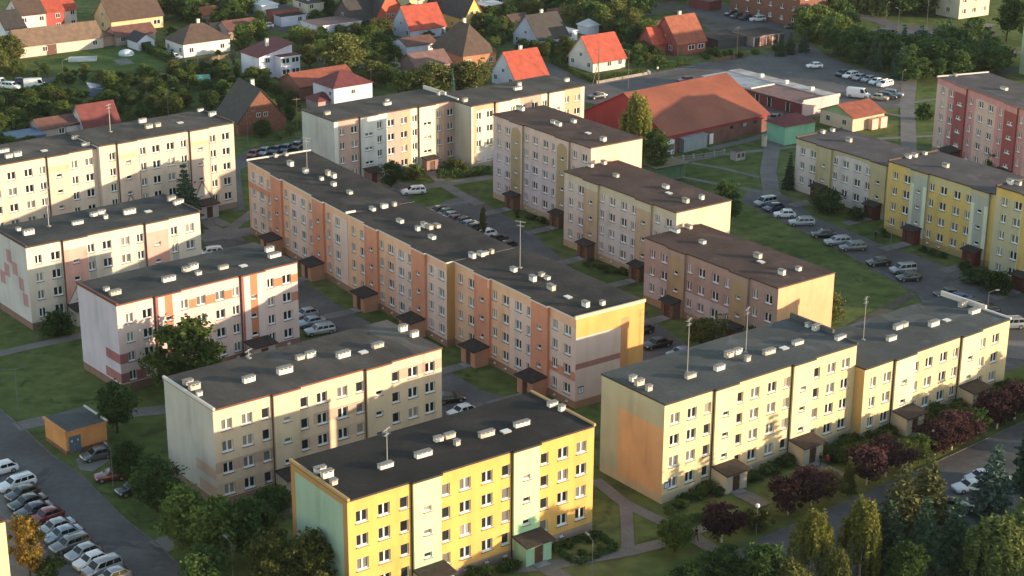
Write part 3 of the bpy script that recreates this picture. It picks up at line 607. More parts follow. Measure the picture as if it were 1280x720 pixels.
# right-hand yellow block, two sections
CRI = (.76, .59, .31)
block('i', 'cream yellow block with slate roof and an orange panel on its green gable', 17.8, 189.7, 37.2, 11.4, 12.9, 4, LAY_W, CRI, (.74, .66, .36), (.43, .46, .3), CRI, BITT, DKF, BITT, gzl=[(0, 8.1, 1.1, 9.6, (.62, .41, .21))], plinth=(.5, .44, .28), par='R',
      chim=[(791, 476, 's'), (799, 481, 'M'), (811, 488, 's'), (863, 472, 'L'), (899, 462, 'L'), (911, 446, 'M'), (922, 442, 'M'), (934, 451, 's'), (961, 442, 'L'), (997, 430, 'L'), (1018, 406, 's'), (1024, 411, 'M'), (1063, 420, 'L')], masts=[(859, 466, 7), (932, 441, 6)], hatch=[(980, 436)], porchc=(.62, .54, .36), path=5)
block('i', 'three storey cream block with slate roof, right of the block numbered 3', 44.6, 208.0, 38.6, 11.5, 10.0, 3, LAY_N, CRI, (.72, .66, .38), (.5, .36, .14), CRI, BITT, DKF, WHC, zones=[(5.7, 9.4, 1.1, 10, (.66, .68, .42))], plinth=(.5, .44, .28), par='R', L=29.6,
      chim=[(1114, 425, 'L'), (1122, 411, 'M'), (1130, 408, 'M'), (1167, 407, 'L'), (1203, 383, 'M'), (1218, 391, 'L')], masts=[(1079, 425, 6)], hatch=[(1183, 401)], porchc=(.62, .56, .38), path=5)
# right-hand row
PW = (.58, .54, .46); OLG = (.45, .42, .24)
block('j', 'three storey pale block with olive arches, at the end of the right hand street', 52.9, 321.8, -54.4, 11.6, 10.1, 3, LAY_N, PW, (.46, .41, .22), PW, PW, BITJ, BRF, BRF, zones=[(0, 30, 8.6, 11, OLG), (9.4, 10, 1.1, 11, OLG), (18.8, 19.2, 1.1, 11, OLG)], decor=[([(10, 8.6)]+[(14.4+4.4*math.cos(t), 8.6+.7*math.sin(t)) for t in [math.pi*(10-i)/10 for i in range(11)]], PW, .008)], L=23.6,
      chim=[(1023, 165, 's'), (1033, 162, 's'), (1061, 177, 'M')], porch='slim', porchc=(.08, .03, .025), plinth=(.5, .48, .4), par='l')
JY = (.58, .44, .14); JG = (.36, .4, .32); JM = (.6, .64, .45); JO = (.45, .42, .24)
block('j', 'four storey yellow block with grey green stair bays edged in mint', 64.9, 296.6, -55.8, 11.6, 12.7, 4, LAY_N, JY, JG, (.5, .44, .2), JY, BITJ, BRF, BRF, zones=[(0, 5.2, 11.6, 13, JY), (4.0, 26, 11.7, 13, JO), (9.4, 19.2, 10.6, 13, (.5, .46, .22)), (5.7, 6.5, 1.1, 10.2, JM), (8.6, 9.4, 1.1, 10.2, JM), (19.2, 20.0, 1.1, 10.2, JM), (22.1, 22.9, 1.1, 10.2, JM)], L=24.8,
      chim=[(1121, 193, 'M'), (1137, 194, 'M'), (1149, 191, 's'), (1182, 209, 'M')], porch='slim', porchc=(.12, .035, .03), plinth=(.4, .3, .12), par='l')
block('j', 'five storey olive and yellow block at the right edge', 77.2, 272.7, -55.2, 11.6, 15.3, 5, LAY_N, (.45, .43, .26), JY, (.5, .44, .2), JY, BITJ, BRF, BRF, zones=[(0, 30, 13.6, 16, JY), (5.2, 5.7, 1.1, 13, JM), (9.4, 9.9, 1.1, 13, JM), (10, 19, 1.1, 13.6, JY)],
      chim=[(1249, 226, 'M'), (1272, 231, 'M')], porch='slim', porchc=(.12, .035, .03), plinth=(.4, .3, .12), par='l')
KB = (.52, .4, .33); KR = (.27, .085, .082); KP = (.47, .25, .235)
block('k', 'dark red and beige five storey block at the far right, beyond the yellow row', 85.0, 349.8, -69, 11.8, 15.4, 5, dict(LAY_N, sk='d', cols=[2.2, 5.2, 11.8, 15.0, 18.2, 21.4, 27.8, 30.6], S=[(6.6, 10.4), (23, 26.8)], L=33), KB, KR, KB, KB, BITJ, KR and plain('dull_red_fascia', (.3, .1, .09)), WHC, zones=[(3.9, 6.6, 1.1, 16, KP), (10.4, 13.3, 1.1, 16, KP), (19.9, 23, 1.1, 16, KP), (26.8, 29.4, 1.1, 16, KP), (0, 40, 14.0, 16, KP)],
      chim=[(1255, 112, 'L'), (1192, 94, 's')], porchc=(.1, .05, .05), par='l')
# blocks at the left edge and, unseen, beyond the right edge
lbp = g(24, 792); th_ = R(38)
block('l', 'pale yellow block cut by the left edge, beside the row of parked cars', lbp.x-28.65*math.cos(th_)-.3, lbp.y-28.65*math.sin(th_), 38, 11.5, 13.0, 4, LAY_N, CRI, CRI, CRI, CRI, BITR, BRF, BRF, porch=None, par='')
m = MB(); q = g(34, 802); PKL = plaster((.72, .52, .4))
ex = empty('low_annexe', q, th_); m.box(-9, 0, 0, 9, 0, 4.6, PKL); m.build('wall', ex); m = MB(); m.box(-9.15, .12, -.15, 9.15, 4.6, 4.85, BRF, BITR); m.build('roof', ex)
tag(ex, 'pinkish low annexe at the left edge below the autumn coloured tree', 'annexe')
for bx, by, bt, bh in ((128, 152, 100, 13), (140, 196, 95, 13), (150, 250, 100, 13)):  # unseen blocks added to shade the street and the facade feet
    block('m', 'unseen block added beyond the right edge to shade the street', bx, by, bt, 11.5, bh, 4, LAY_W, CRI, CRI, CRI, CRI, BITR, BRF, BRF, porch=None, par='', group='unseen shading blocks beyond the right edge')

# house number plates
BLUE = plain('blue_enamel', (.05, .1, .25), .3); WPL = plain('white_enamel', (.75, .75, .75), .3)
def plate(txt, loc, rot, w, h, lab):
    rt = empty('house_number_plate', loc, 0); rt.rotation_euler = rot
    m = MB(); m.box(-w/2, w/2, -.03, 0, -h/2, h/2, BLUE); m.box(-w/2+.08, w/2-.08, -.035, -.03, -h/2+.08, h/2-.2, WPL); m.build('plate', rt)
    cu = bpy.data.curves.new('digit', 'FONT'); cu.body = txt; cu.size = h*.75; cu.align_x = 'CENTER'; cu.align_y = 'CENTER'; cu.extrude = .006
    to = bpy.data.objects.new('digit', cu); dg = bpy.context.evaluated_depsgraph_get()
    C.objects.link(to); bpy.context.view_layer.update(); me = bpy.data.meshes.new_from_object(to.evaluated_get(bpy.context.evaluated_depsgraph_get()))
    bpy.data.objects.remove(to); me.materials.clear(); me.materials.append(BLUE)
    o = link('digit', me, rt, (0, -.045, -.05)); o.rotation_euler = (R(90), 0, 0)
    tag(rt, lab, 'house number')
tE = R(-54); eu = Vector((math.cos(tE), math.sin(tE), 0)); ev = Vector((-math.sin(tE), math.cos(tE), 0))
plate('8', Vector((-8.4, 240.8, 2.6)) + eu*(28.65+.01) + ev*.95, (0, 0, tE+R(90)), .95, 1.0, 'blue edged house number 8 on the gable of the long orange block')
tI = R(37.2); iu = Vector((math.cos(tI), math.sin(tI), 0)); iv = Vector((-math.sin(tI), math.cos(tI), 0))
plate('3', Vector((17.8, 189.7, 2.3)) + iu*.75 - iv*.01, (0, 0, tI), .8, .9, 'white house number 3 beside the first window of the cream yellow block')

# ------------------------------------------------------------------ small houses
RT = {'red': tiles('red_roof_tiles', (.42, .075, .045)), 'orange': tiles('orange_roof_tiles', (.4, .12, .055)), 'brown': tiles('brown_roof_tiles', (.1, .062, .048)), 'dark': tiles('dark_roof_tiles', (.05, .043, .042)), 'wine': tiles('wine_red_roof_tiles', (.17, .04, .04)), 'tan': tiles('tan_roof_tiles', (.23, .15, .1)), 'rbrown': tiles('red_brown_roof_tiles', (.17, .075, .058)), 'flat': BITG, 'dflat': BITE, 'grey': noise_mat('grey_sheet_roofing', [(.25, .27, .3), (.36, .38, .4)], .4, .5), 'white': noise_mat('pale_sheet_roofing', [(.45, .45, .45), (.6, .6, .6)], .4, .5), 'blue': noise_mat('blue_sheet_roofing', [(.07, .12, .2), (.11, .17, .26)], .4, .5), 'mix': tiles('faded_orange_tiles', (.3, .085, .05)), 'slate': tiles('mauve_roof_tiles', (.2, .11, .1))}
def hwin(parent, kind, x, y, z, rz):
    me, pm = HWM
    o = link('window', me, parent, (x, y, z), rz); o.scale = {'s': (.75, 1, .75), 'm': (1, 1, 1), 'l': (1.7, 1, 1), 't': (.7, 1, 1)}[kind]
    link('pane', pm, o)
def _hw():
    m = MB(); w, h, t = 1.25, 1.25, .09
    m.box(-w/2, w/2, -.07, -.002, 0, t, WHITE); m.box(-w/2, w/2, -.07, -.002, h-t, h, WHITE); m.box(-w/2, -w/2+t, -.07, -.002, t, h-t, WHITE); m.box(w/2-t, w/2, -.07, -.002, t, h-t, WHITE); m.box(-.05, .05, -.065, -.002, t, h-t, WHITE)
    p = MB(); p.face([(-w/2+t, -.03, t), (w/2-t, -.03, t), (w/2-t, -.03, h-t), (-w/2+t, -.03, h-t)], PANES[0])
    return m.mesh('window'), p.mesh('pane')
HWM = _hw()
def house(label, c, L, W, th, h, roof, rise, wallc, roofc, front='', side='', chimney=0, door=None, cat='house', name='house', sky=0, ov=.45, gable=None, wmat=None):
    """c = nearest ground corner in the photograph; front along local x, left side along local y"""
    p = g(*c) if len(c) == 2 else Vector(c)
    t = R(th); rt = empty(name, p, t); tag(rt, label, cat)
    FOOT.append((p.x+math.cos(t)*L/2-math.sin(t)*W/2, p.y+math.sin(t)*L/2+math.cos(t)*W/2, t, L/2+.8, W/2+.8))
    wm = wmat or (BRICK if wallc == 'brick' else plaster(wallc)); gm = wm if gable is None else (BRICK if gable == 'brick' else plaster(gable))
    rm = RT[roofc]
    m = MB(); m.box(0, L, 0, W, 0, h, wm, skip=('t',) if roof != 'flat' else ())
    r = MB(); T = .14
    def slab(pts):
        a = Vector(pts[0]); nn = (Vector(pts[1])-a).cross(Vector(pts[2])-a).normalized()
        if nn.z < 0: pts = pts[::-1]; nn = -nn
        top = [Vector(q)+nn*T for q in pts]; bot = [Vector(q) for q in pts]
        r.face(top, rm); r.face(bot[::-1], wm)
        for i in range(len(pts)):
            j = (i+1) % len(pts); r.face([bot[i], bot[j], top[j], top[i]], rm)
    if roof == 'gable_u':
        k = rise/(W/2); z0 = h-ov*k
        m.face([(0, W, h), (0, 0, h), (0, W/2, h+rise)][::-1] and [(0, 0, h), (0, W/2, h+rise), (0, W, h)][::-1], gm); m.face([(L, 0, h), (L, W, h), (L, W/2, h+rise)], gm)
        slab([(-ov*.6, -ov, z0), (L+ov*.6, -ov, z0), (L+ov*.6, W/2, h+rise), (-ov*.6, W/2, h+rise)])
        slab([(-ov*.6, W/2, h+rise), (L+ov*.6, W/2, h+rise), (L+ov*.6, W+ov, z0), (-ov*.6, W+ov, z0)])
    elif roof == 'gable_v':
        k = rise/(L/2); z0 = h-ov*k
        m.face([(0, 0, h), (L, 0, h), (L/2, 0, h+rise)], gm); m.face([(L, W, h), (0, W, h), (L/2, W, h+rise)], gm)
        slab([(-ov, -ov*.6, z0), (L/2, -ov*.6, h+rise), (L/2, W+ov*.6, h+rise), (-ov, W+ov*.6, z0)])
        slab([(L/2, -ov*.6, h+rise), (L+ov, -ov*.6, z0), (L+ov, W+ov*.6, z0), (L/2, W+ov*.6, h+rise)])
    elif roof == 'hip':
        a = (-ov, -ov, h); b = (L+ov, -ov, h); cc = (L+ov, W+ov, h); d = (-ov, W+ov, h)
        if L >= W: e, f = (W/2, W/2, h+rise), (max(L-W/2, W/2+.2), W/2, h+rise); sl = [[a, b, f, e], [b, cc, f], [cc, d, e, f], [d, a, e]]
        else: e, f = (L/2, L/2, h+rise), (L/2, max(W-L/2, L/2+.2), h+rise); sl = [[a, b, e], [b, cc, f, e], [cc, d, f], [d, a, e, f]]
        for q in sl: r.face(q, rm)
        r.face([a, d, cc, b], wm)
    elif roof == 'mono':
        m.face([(0, 0, h), (L, 0, h), (L, 0, h+rise), (0, 0, h+.001)] if False else [(0, 0, h), (L, 0, h), (L, 0, h+rise)], wm)
        m.face([(L, 0, h), (L, W, h), (L, W, h+rise), (L, 0, h+rise)], wm); m.face([(L, W, h), (0, W, h), (L, W, h+rise)], wm)
        slab([(-ov, -ov, h-ov*rise/L), (L+ov, -ov, h+rise+ov*rise/L), (L+ov, W+ov, h+rise+ov*rise/L), (-ov, W+ov, h-ov*rise/L)])
    else:
        r.box(-ov*.5, L+ov*.5, -ov*.5, W+ov*.5, h+.002, h+.22, wm if ov > .3 else rm, rm)
    m.build('wall', rt); ro = r.build('roof', rt)
    zr = h+rise*.8
    for i in range(chimney):
        cmh = MB(); x0 = L*(.55+.25*i); y0 = W*.55 if roof != 'gable_v' else W*.5
        zb = h+rise*(.7 if roof != 'flat' else 0)
        cmh.box(x0-.35, x0+.35, y0-.3, y0+.3, zb-.3 if roof != 'flat' else h+.1, h+rise+.9, CHIM if i == 0 else BRICK); cmh.box(x0-.42, x0+.42, y0-.37, y0+.37, h+rise+.9, h+rise+1.0, CONC); cmh.build('chimney', ro)
    for i in range(sky):
        x0 = L*(i+1)/(sky+1); q = .5
        if roof == 'hip' and False: pass
        sm = MB(); a0 = math.atan2(rise, W/2); sm.box(-.4, .4, -.55, .55, T, T+.07, WHITE, PANES[1])
        so = sm.build('skylight', ro, (x0, W*.25, h+rise*.5)); so.rotation_euler = (a0, 0, 0)
    for i, k in enumerate(front):
        if k == ' ': continue
        hwin(rt, k, L*(i+.5)/len(front), 0, 1.0 if h < 4 else 1.0, 0)
        if h > 4.6: hwin(rt, k, L*(i+.5)/len(front), 0, 3.6, 0)
    for i, k in enumerate(side):
        if k == ' ': continue
        hwin(rt, k, 0, W*(i+.5)/len(side), 1.0, R(-90))
        if h > 4.6: hwin(rt, k, 0, W*(i+.5)/len(side), 3.6, R(-90))
    if roof == 'gable_u' and rise > 3: hwin(rt, 's', 0, W/2, h+.5, R(-90))
    if roof == 'gable_v' and rise > 3: hwin(rt, 's', L/2-.8, 0, h+.5, 0); hwin(rt, 's', L/2+.8, 0, h+.5, 0)
    if door is not None:
        d = MB(); w2 = door[1]/2; d.box(door[0]-w2, door[0]+w2, -.05, -.002, .02, door[2], plain(*door[3])); d.box(door[0]+w2*.7, door[0]+w2*.8, -.1, -.05, 1.0, 1.15, METAL); d.build('door', rt)
    return rt
WHT = (.74, .74, .76); CRM = (.68, .6, .47); GRB = (.42, .46, .52); GRD = ('garage_door_dark', (.04, .04, .045), .5); REDD = ('red_door', (.22, .05, .04), .5)
house('modern white house with a sloping dark red roof and stepped gable', (325, 99), 9.0, 8.5, 38, 5.2, 'mono', 2.2, WHT, 'wine', 'm ', '', 1)
house('white rear wing with dark red lean-to roof, joined to the modern white house', (352, 99), 5.2, 7.5, 38, 5.0, 'flat', 0, WHT, 'wine', 'll', cat='house wing', name='house_wing')
house('white bungalow under a brown hipped roof with a car beside it', (230, 72), 13, 9.5, 38, 3.2, 'hip', 3.9, (.72, .7, .62), 'brown', 'm m', 'm m', 1)
house('yellow house under a broad brown gabled roof near the upper left', (140, 42), 15, 10, 38, 3.4, 'gable_u', 4.6, (.7, .52, .27), 'brown', '   l', 'm', 1)
house('low outbuilding with a dark red roof in front of the yellow house', (146, 58), 11, 6, 38, 2.6, 'gable_u', 1.8, (.45, .36, .28), 'rbrown', 'm  ', cat='outbuilding', name='outbuilding')
house('small white gabled garage with a dark door', (173, 64), 4.6, 6, 38, 2.5, 'gable_v', 1.5, WHT, 'dark', door=(2.3, 2.6, 2.1, GRD), cat='garage', name='garage')
house('long barn with a faded tan roof at the upper left', (25, 73), 22, 9, 36, 3.0, 'gable_u', 3.2, (.58, .52, .42), 'tan', ' m  m', '', door=(8.3, 2.6, 2.5, ('barn_door', (.12, .05, .04), .6)), cat='barn', name='barn')
house('white house with dark grey roof at the upper left corner', (8, 54), 5.5, 12, 36, 3.6, 'gable_u', 3.6, WHT, 'dark', 'm', 'm')
house('house with pale front under a grey brown roof, joined to a red roofed house', (27, 46), 7, 10, 36, 5.6, 'gable_u', 3.4, (.7, .63, .55), 'brown', 'm m', '')
house('red roofed house end of the pair at the upper left', (50, 42), 7, 10, 36, 5.6, 'gable_u', 3.4, (.42, .1, .08), 'red', ' m', '')
house('tall red roofed house behind the barn', (68, 38), 6.5, 12, 36, 5.2, 'gable_u', 4.5, CRM, 'red', 'm m', '', 1)
house('open shed with pale red roof between barn and lawn', (118, 60), 7.5, 5, 36, 2.4, 'mono', .5, (.4, .27, .2), 'rbrown', cat='shed', name='shed')
house('white garage with dark openings near the top, left of the red walled garage', (328, 29), 5, 7.5, 36, 4.6, 'flat', 0, WHT, 'white', 't ', 't', door=(1.2, 1.2, 2.1, GRD), cat='garage', name='garage')
house('red walled flat roofed garage near the top', (341, 31), 8, 7, 36, 3.4, 'flat', 0, (.42, .12, .09), 'flat', door=(2, 1.4, 2.1, GRD), cat='garage', name='garage')
house('low white garage with dark roof in front of the red walled garage', (352, 34), 7.5, 4.5, 36, 2.5, 'flat', 0, WHT, 'dflat', ' m', '', cat='garage', name='garage')
house('cream cube house at the top between garages', (385, 28), 5, 8, 36, 4.8, 'flat', 0, (.6, .55, .4), 'dflat', 'm ', 'm', 1)
house('long low white building with flat reddish roof near the top', (398, 50), 13, 9, 36, 3.4, 'flat', 0, WHT, 'slate', '  m ', 'm', cat='outbuilding', name='outbuilding')
house('small cottage with low orange roof left of the garages', (255, 31), 6, 6, 36, 2.6, 'gable_u', 1.6, (.6, .4, .3), 'orange', 'm', '', cat='cottage')
house('low brown roofed shed behind the modern white house', (286, 50), 9, 7, 36, 2.3, 'gable_u', 2, (.4, .3, .25), 'rbrown', 'm', '', cat='shed', name='shed')
house('red brick house with steep dark roof beyond the cream five storey block', (299, 170), 10.5, 12, 30, 3.0, 'gable_v', 6.2, 'brick', 'dark', '', '', 1)
house('low wing with faded orange roof behind the white house with wine red roof', (375, 127), 15, 9, 38, 3.4, 'gable_u', 2.2, 'brick', 'mix', ' m  ', '', cat='house wing', name='house_wing')
house('white house with hipped wine red roof behind the back apartment block', (418, 141), 10, 8.5, 38, 5.4, 'hip', 2.6, (.64, .65, .68), 'wine', ' s ', 's  ')
house('low annexe with dark red roof beside the white wine red roofed house', (398, 142), 5, 5, 38, 2.6, 'hip', 1.5, (.4, .3, .28), 'wine', cat='annexe', name='annexe')
house('orange red gabled house with steep dark roof at the top', (468, 38), 10, 14, 34, 2.6, 'gable_v', 7.8, (.55, .13, .07), 'dark', 'mm  ', '', 2)
house('house with bright red roof and grey blue gable, behind the hipped brown roof', (513, 50), 11, 9, 36, 2.8, 'gable_u', 5.2, GRB, 'red', '   ', 'm m', 1)
house('low white garage wing with red brown roof below the grey blue gable', (508, 70), 9, 6.5, 36, 2.5, 'gable_u', 1.3, WHT, 'rbrown', '  s', '', cat='garage', name='garage')
house('brick house under a tall brown hipped roof with skylights', (579, 87), 9.5, 14, 34, 3.2, 'hip', 6.6, (.45, .22, .12), 'brown', 'm m', '  m', 1, sky=2)
house('low brown outbuilding with mauve gabled roof in front of the hipped brown roof', (519, 98), 10, 6.5, 36, 2.9, 'gable_u', 2.4, (.28, .18, .15), 'slate', '', '', cat='outbuilding', name='outbuilding')
house('white house with bright red gabled roof right behind the back apartment block', (643, 112), 9.5, 9, 36, 2.7, 'gable_u', 5.2, (.68, .68, .68), 'red', ' m ', 'm m', 1)
house('cream house with bright red gabled roof at the street corner', (741, 91), 10, 9.5, 36, 2.7, 'gable_u', 5.3, (.66, .62, .52), 'red', ' mm', 'm m')
house('red porch wing of the cream corner house', (769, 85), 3.4, 3.0, 36, 2.3, 'gable_v', 1.2, (.6, .5, .4), 'rbrown', 'm', cat='house porch', name='house_porch')
house('blue grey house with dark grey gabled roof', (672, 63), 10, 10, 38, 2.9, 'gable_u', 5.2, GRB, 'dark', '  l', 'm m', 1)
house('low white garage with pale roof right of the blue grey house', (703, 53), 5, 5, 38, 2.5, 'flat', 0, WHT, 'white', 'm', '', cat='garage', name='garage')
house('golden yellow house with dark roof at the top, left of the blue grey house', (582, 42), 5.5, 13, 34, 4.4, 'gable_v', 4.8, (.72, .48, .14), 'dark', 'm', 't', 0)
house('dark brown house with tall dark roof at the top beside the golden house', (561, 30), 8, 12, 34, 3, 'gable_u', 6, (.13, .08, .065), 'dark', ' m', 'm')
house('long white building along the top edge', (600, 11), 14, 7, 36, 3.2, 'gable_u', 2.0, (.75, .7, .55), 'rbrown', 'm m m', '', cat='outbuilding', name='outbuilding')
house('cream house cut by the top edge behind the orange red gable', (512, 10), 8, 8, 36, 5, 'flat', 0, (.65, .55, .3), 'dark', '', '')
house('dark house cut by the top edge left of the orange red gable', (441, 40), 8, 10, 36, 3, 'gable_u', 5, (.1, .085, .08), 'dark', '', '')
house('low shed with pale roof right of the golden house', (606, 22), 7, 6, 36, 3, 'flat', 0, (.3, .12, .08), 'white', '', '', cat='shed', name='shed')
house('open sided shed with pale sheet roof near the top', (714, 15), 12, 6, 30, 3, 'mono', .6, (.08, .07, .07), 'grey', '', '', cat='shed', name='shed')
house('red brick house with white dormer, left of the dark garages', (846, 70), 9.5, 10, 36, 3.2, 'gable_u', 5.8, (.34, .1, .08), 'mix', ' ll', 'mm', 1, door=(1.4, 1.7, 2.3, ('brown_garage_door', (.16, .08, .05), .5)))
house('gabled side wing of the red brick house with white trim', (836, 66), 5, 5.5, 126, 3.2, 'gable_v', 3.4, (.34, .1, .08), 'red', 'm', '', cat='house wing', name='house_wing')
house('low dark red roofed shed left of the red brick house', (806, 50), 8, 5, 36, 2.3, 'gable_u', 1.6, (.3, .12, .1), 'wine', '', '', cat='shed', name='shed')
house('row of low garages with dark flat roof and brown doors', (941, 59), 10.5, 8, 34, 2.5, 'flat', 0, (.3, .24, .2), 'dflat', cat='garages', name='garage_row')
house('flat dark roofed shelter beside the garage row', (897, 62), 10.5, 9, 34, 2.3, 'flat', 0, (.07, .07, .07), 'dflat', cat='shelter', name='shelter')
house('red brick gabled garage at the far court', (886, 14), 5, 8, 40, 2.5, 'flat', 0, (.2, .06, .05), 'rbrown', cat='garage', name='garage')
# garage doors with pale piers
gp = g(941, 59); tg = R(34)
gr_root = empty('garage_door_front', gp, tg); tag(gr_root, 'brown garage doors with pale piers along the garage row', 'garage doors')
for i in range(5):
    m = MB(); m.box(.1+i*2.1, .35+i*2.1, -.16, -.03, 0, 2.5, plaster((.7, .66, .6))); m.build('pier', gr_root)
    m = MB(); m.box(.4+i*2.1, 2.05+i*2.1, -.08, -.03, .02, 2.2, plain('rust_door', (.16, .05, .035), .6) if i in (1, 2) else DOORM); m.build('door', gr_root)
# brick block of flats and others at the upper right
def slabhouse(label, c, L, W, th, h, wallc, roofm, n, cols, side, kind='w'):
    p = g(*c); t = R(th); rt = empty('apartment_block', p, t); tag(rt, label, 'apartment block')
    FOOT.append((p.x+math.cos(t)*L/2-math.sin(t)*W/2, p.y+math.sin(t)*L/2+math.cos(t)*W/2, t, L/2+1, W/2+1))
    wm = BRICK if wallc == 'brick' else plaster(wallc)
    m = MB(); hf = [(L*(i+.5)/cols-.7, L*(i+.5)/cols+.7, 1.2+3*k, 2.6+3*k) for i in range(cols) for k in range(n)]
    hs = [(W*(i+.5)/side-.7, W*(i+.5)/side+.7, 1.2+3*k, 2.6+3*k) for i in range(side) for k in range(n)]
    grid_wall(m, (0, 0, 0), (1, 0, 0), (0, -1, 0), 0, L, 0, h, hf, [], wm); grid_wall(m, (0, 0, 0), (0, 1, 0), (-1, 0, 0), 0, W, 0, h, hs, [], wm)
    grid_wall(m, (L, 0, 0), (0, 1, 0), (1, 0, 0), 0, W, 0, h, [], [], wm); grid_wall(m, (0, W, 0), (1, 0, 0), (0, 1, 0), 0, L, 0, h, [], [], wm); m.build('wall', rt)
    for a, b, c_, d in hf: add_window(kind, rt, (a+b)/2, 0, c_+.04)
    for a, b, c_, d in hs: add_window(kind, rt, 0, (a+b)/2, c_+.04, R(-90))
    m = MB(); m.box(-.2, L+.2, -.2, W+.2, h+.002, h+.3, BRF, roofm); m.build('roof', rt)
slabhouse('large red brick block of flats at the top right with cars before it', (998, 35), 10.5, 27, 36, 12.5, 'brick', BITR, 4, 2, 6)
slabhouse('pale cream block with sunlit front at the top right', (1198, 24), 12, 8.5, 34, 12, (.7, .62, .42), BITG, 3, 3, 1)
slabhouse('light green tower block cut by the right edge', (1273.5, 92), 12, 14, -50, 17, (.38, .45, .28), BITG, 5, 3, 2)

# market hall with the big red roof
def gable_hall(label, name, cat, p, th, L, W, h, rise, wm, gm, rm, ov=.6):
    t = R(th); rt = empty(name, p, t); tag(rt, label, cat)
    FOOT.append((p.x+math.cos(t)*L/2-math.sin(t)*W/2, p.y+math.sin(t)*L/2+math.cos(t)*W/2, t, L/2+.8, W/2+.8))
    m = MB(); m.box(0, L, 0, W, 0, h, wm, skip=('t',)); m.face([(0, W, h), (0, W/2, h+rise), (0, 0, h)][::-1] and [(0, 0, h), (0, W/2, h+rise), (0, W, h)][::-1], gm); m.face([(L, 0, h), (L, W, h), (L, W/2, h+rise)], gm)
    m.box(-.02, L+.02, -.02, 0, h-.9, h-.02, gm, skip=('k',)); m.box(-.02, -.003, .0, W, .8, h-.02, gm, skip=('r',)); m.build('wall', rt)
    r = MB(); k = rise/(W/2); z0 = h-ov*k; tk = .18
    for y0, s in ((-ov, 1), (W+ov, -1)):
        a = [(-ov*.5, y0, z0), (L+ov*.5, y0, z0), (L+ov*.5, W/2, h+rise), (-ov*.5, W/2, h+rise)]
        if s < 0: a = a[::-1]
        up = [(q[0], q[1], q[2]+tk) for q in a]; r.face(up, rm); r.face(a[::-1], gm)
        for i in range(4):
            j = (i+1) % 4; r.face([a[i], a[j], up[j], up[i]], gm)
    r.build('roof', rt); return rt
mp_ = g(832, 193); m2 = g(958, 164); mth = math.degrees(math.atan2(m2.y-mp_.y, m2.x-mp_.x)); mL = (m2-mp_).length
REDP = plaster((.3, .05, .05)); MARK = noise_mat('market_wall_boards', [(.15, .07, .06), (.2, .095, .08)], .6, fine=.15)
mk = gable_hall('large market hall with red walls and one broad red brown roof', 'market_hall', 'market hall', mp_, mth, mL, 25, 4.0, 6.2, MARK, REDP, noise_mat('red_sheet_roofing', [(.22, .07, .042), (.3, .095, .055)], .15, .6, 8, fine=.08))
m = MB(); m.box(mL*.42, mL*.42+1.1, -.06, -.022, 0, 2.2, WHITE); m.build('door', mk)
for k in (.62, .86): m = MB(); m.box(mL*k, mL*k+1, -.05, -.022, 2.3, 2.9, PANES[0]); m.build('window', mk)
m = MB(); m.box(mL*.74, mL*.74+1.0, -.4, -.022, 2.3, 3.0, METAL); m.build('ventilator', mk)
q = g(846, 192); ann = empty('metal_annexe', q, R(mth)); tag(ann, 'grey blue metal lean-to along the market hall', 'annexe')
GBM = noise_mat('grey_blue_sheet', [(.22, .27, .3), (.3, .35, .38)], .5, .5, stretch=(6, 6, .5))
m = MB(); m.box(1.6, 8.2, -.4, 2.9, 0, 2.7, GBM); m.build('wall', ann); m = MB(); m.face([(1.4, -.7, 2.75), (8.4, -.7, 2.75), (8.4, 3.0, 3.2), (1.4, 3.0, 3.2)], RT['grey']); m.build('roof', ann)
q = g(836, 194); m = MB(); m.box(-.5, 1.5, 0, 2.4, 0, 3.0, plaster((.6, .62, .62))); m.box(-.4, 1.4, -.03, 0, 1.0, 2.2, PANES[1]); tag(m.build('kiosk', None, q, R(mth)), 'small white kiosk against the market hall wall', 'kiosk')
# glazed shop wing with pale flat roof
wf = g(1003, 146); wr = g(1048, 137); wth = math.degrees(math.atan2(wr.y-wf.y, wr.x-wf.x)); wW = (wr-wf).length; wl = g(922, 104); wL = (Vector((wl.x-wf.x, wl.y-wf.y, 0))).length*.95
wing = empty('shop_wing', wf, R(wth)); tag(wing, 'long low shop wing with pale stepped flat roof behind the market hall', 'shop')
PKW = plaster((.62, .5, .44)); DRW = plaster((.18, .06, .06))
m = MB(); m.box(0, wW, 0, wL, 0, 3.0, PKW); m.box(-.03, -.002, .3, wL, 0, 2.7, DRW); m.build('wall', wing)
m = MB(); m.box(-.5, wW*.7, -.1, wL*.5, 3.0, 3.2, PKW, RT['slate']); m.build('roof', wing)
m = MB(); m.box(-.5, wW*.7, wL*.5+.01, wL+.2, 3.0, 3.24, PKW, RT['grey']); m.build('roof', wing)
m = MB(); m.box(wW*.7+.01, wW+.2, -.1, wL+.1, 3.0, 3.4, PKW, noise_mat('pale_patched_roofing', [(.3, .27, .25), (.42, .39, .37), (.5, .47, .45)], .35, .8, 6, fine=.2)); m.build('roof', wing)
m = MB(); m.box(-.1, wW+.15, -.16, .14, 3.22, 3.7, PKW); m.build('parapet', wing); m = MB(); m.box(-.5, wW*.6, wL*.49, wL*.5+.2, 3.26, 3.5, WHC); m.build('parapet', wing)
for k in (.12, .3, .42, .6, .75): m = MB(); m.box(-.1, -.035, wL*k, wL*k+1.3, .3, 2.3, PANES[0]); m.box(-.12, -.101, wL*k+.0, wL*k+.12, .3, 2.3, WHITE); m.box(-.12, -.101, wL*k+1.18, wL*k+1.3, .3, 2.3, WHITE); m.build('window', wing)
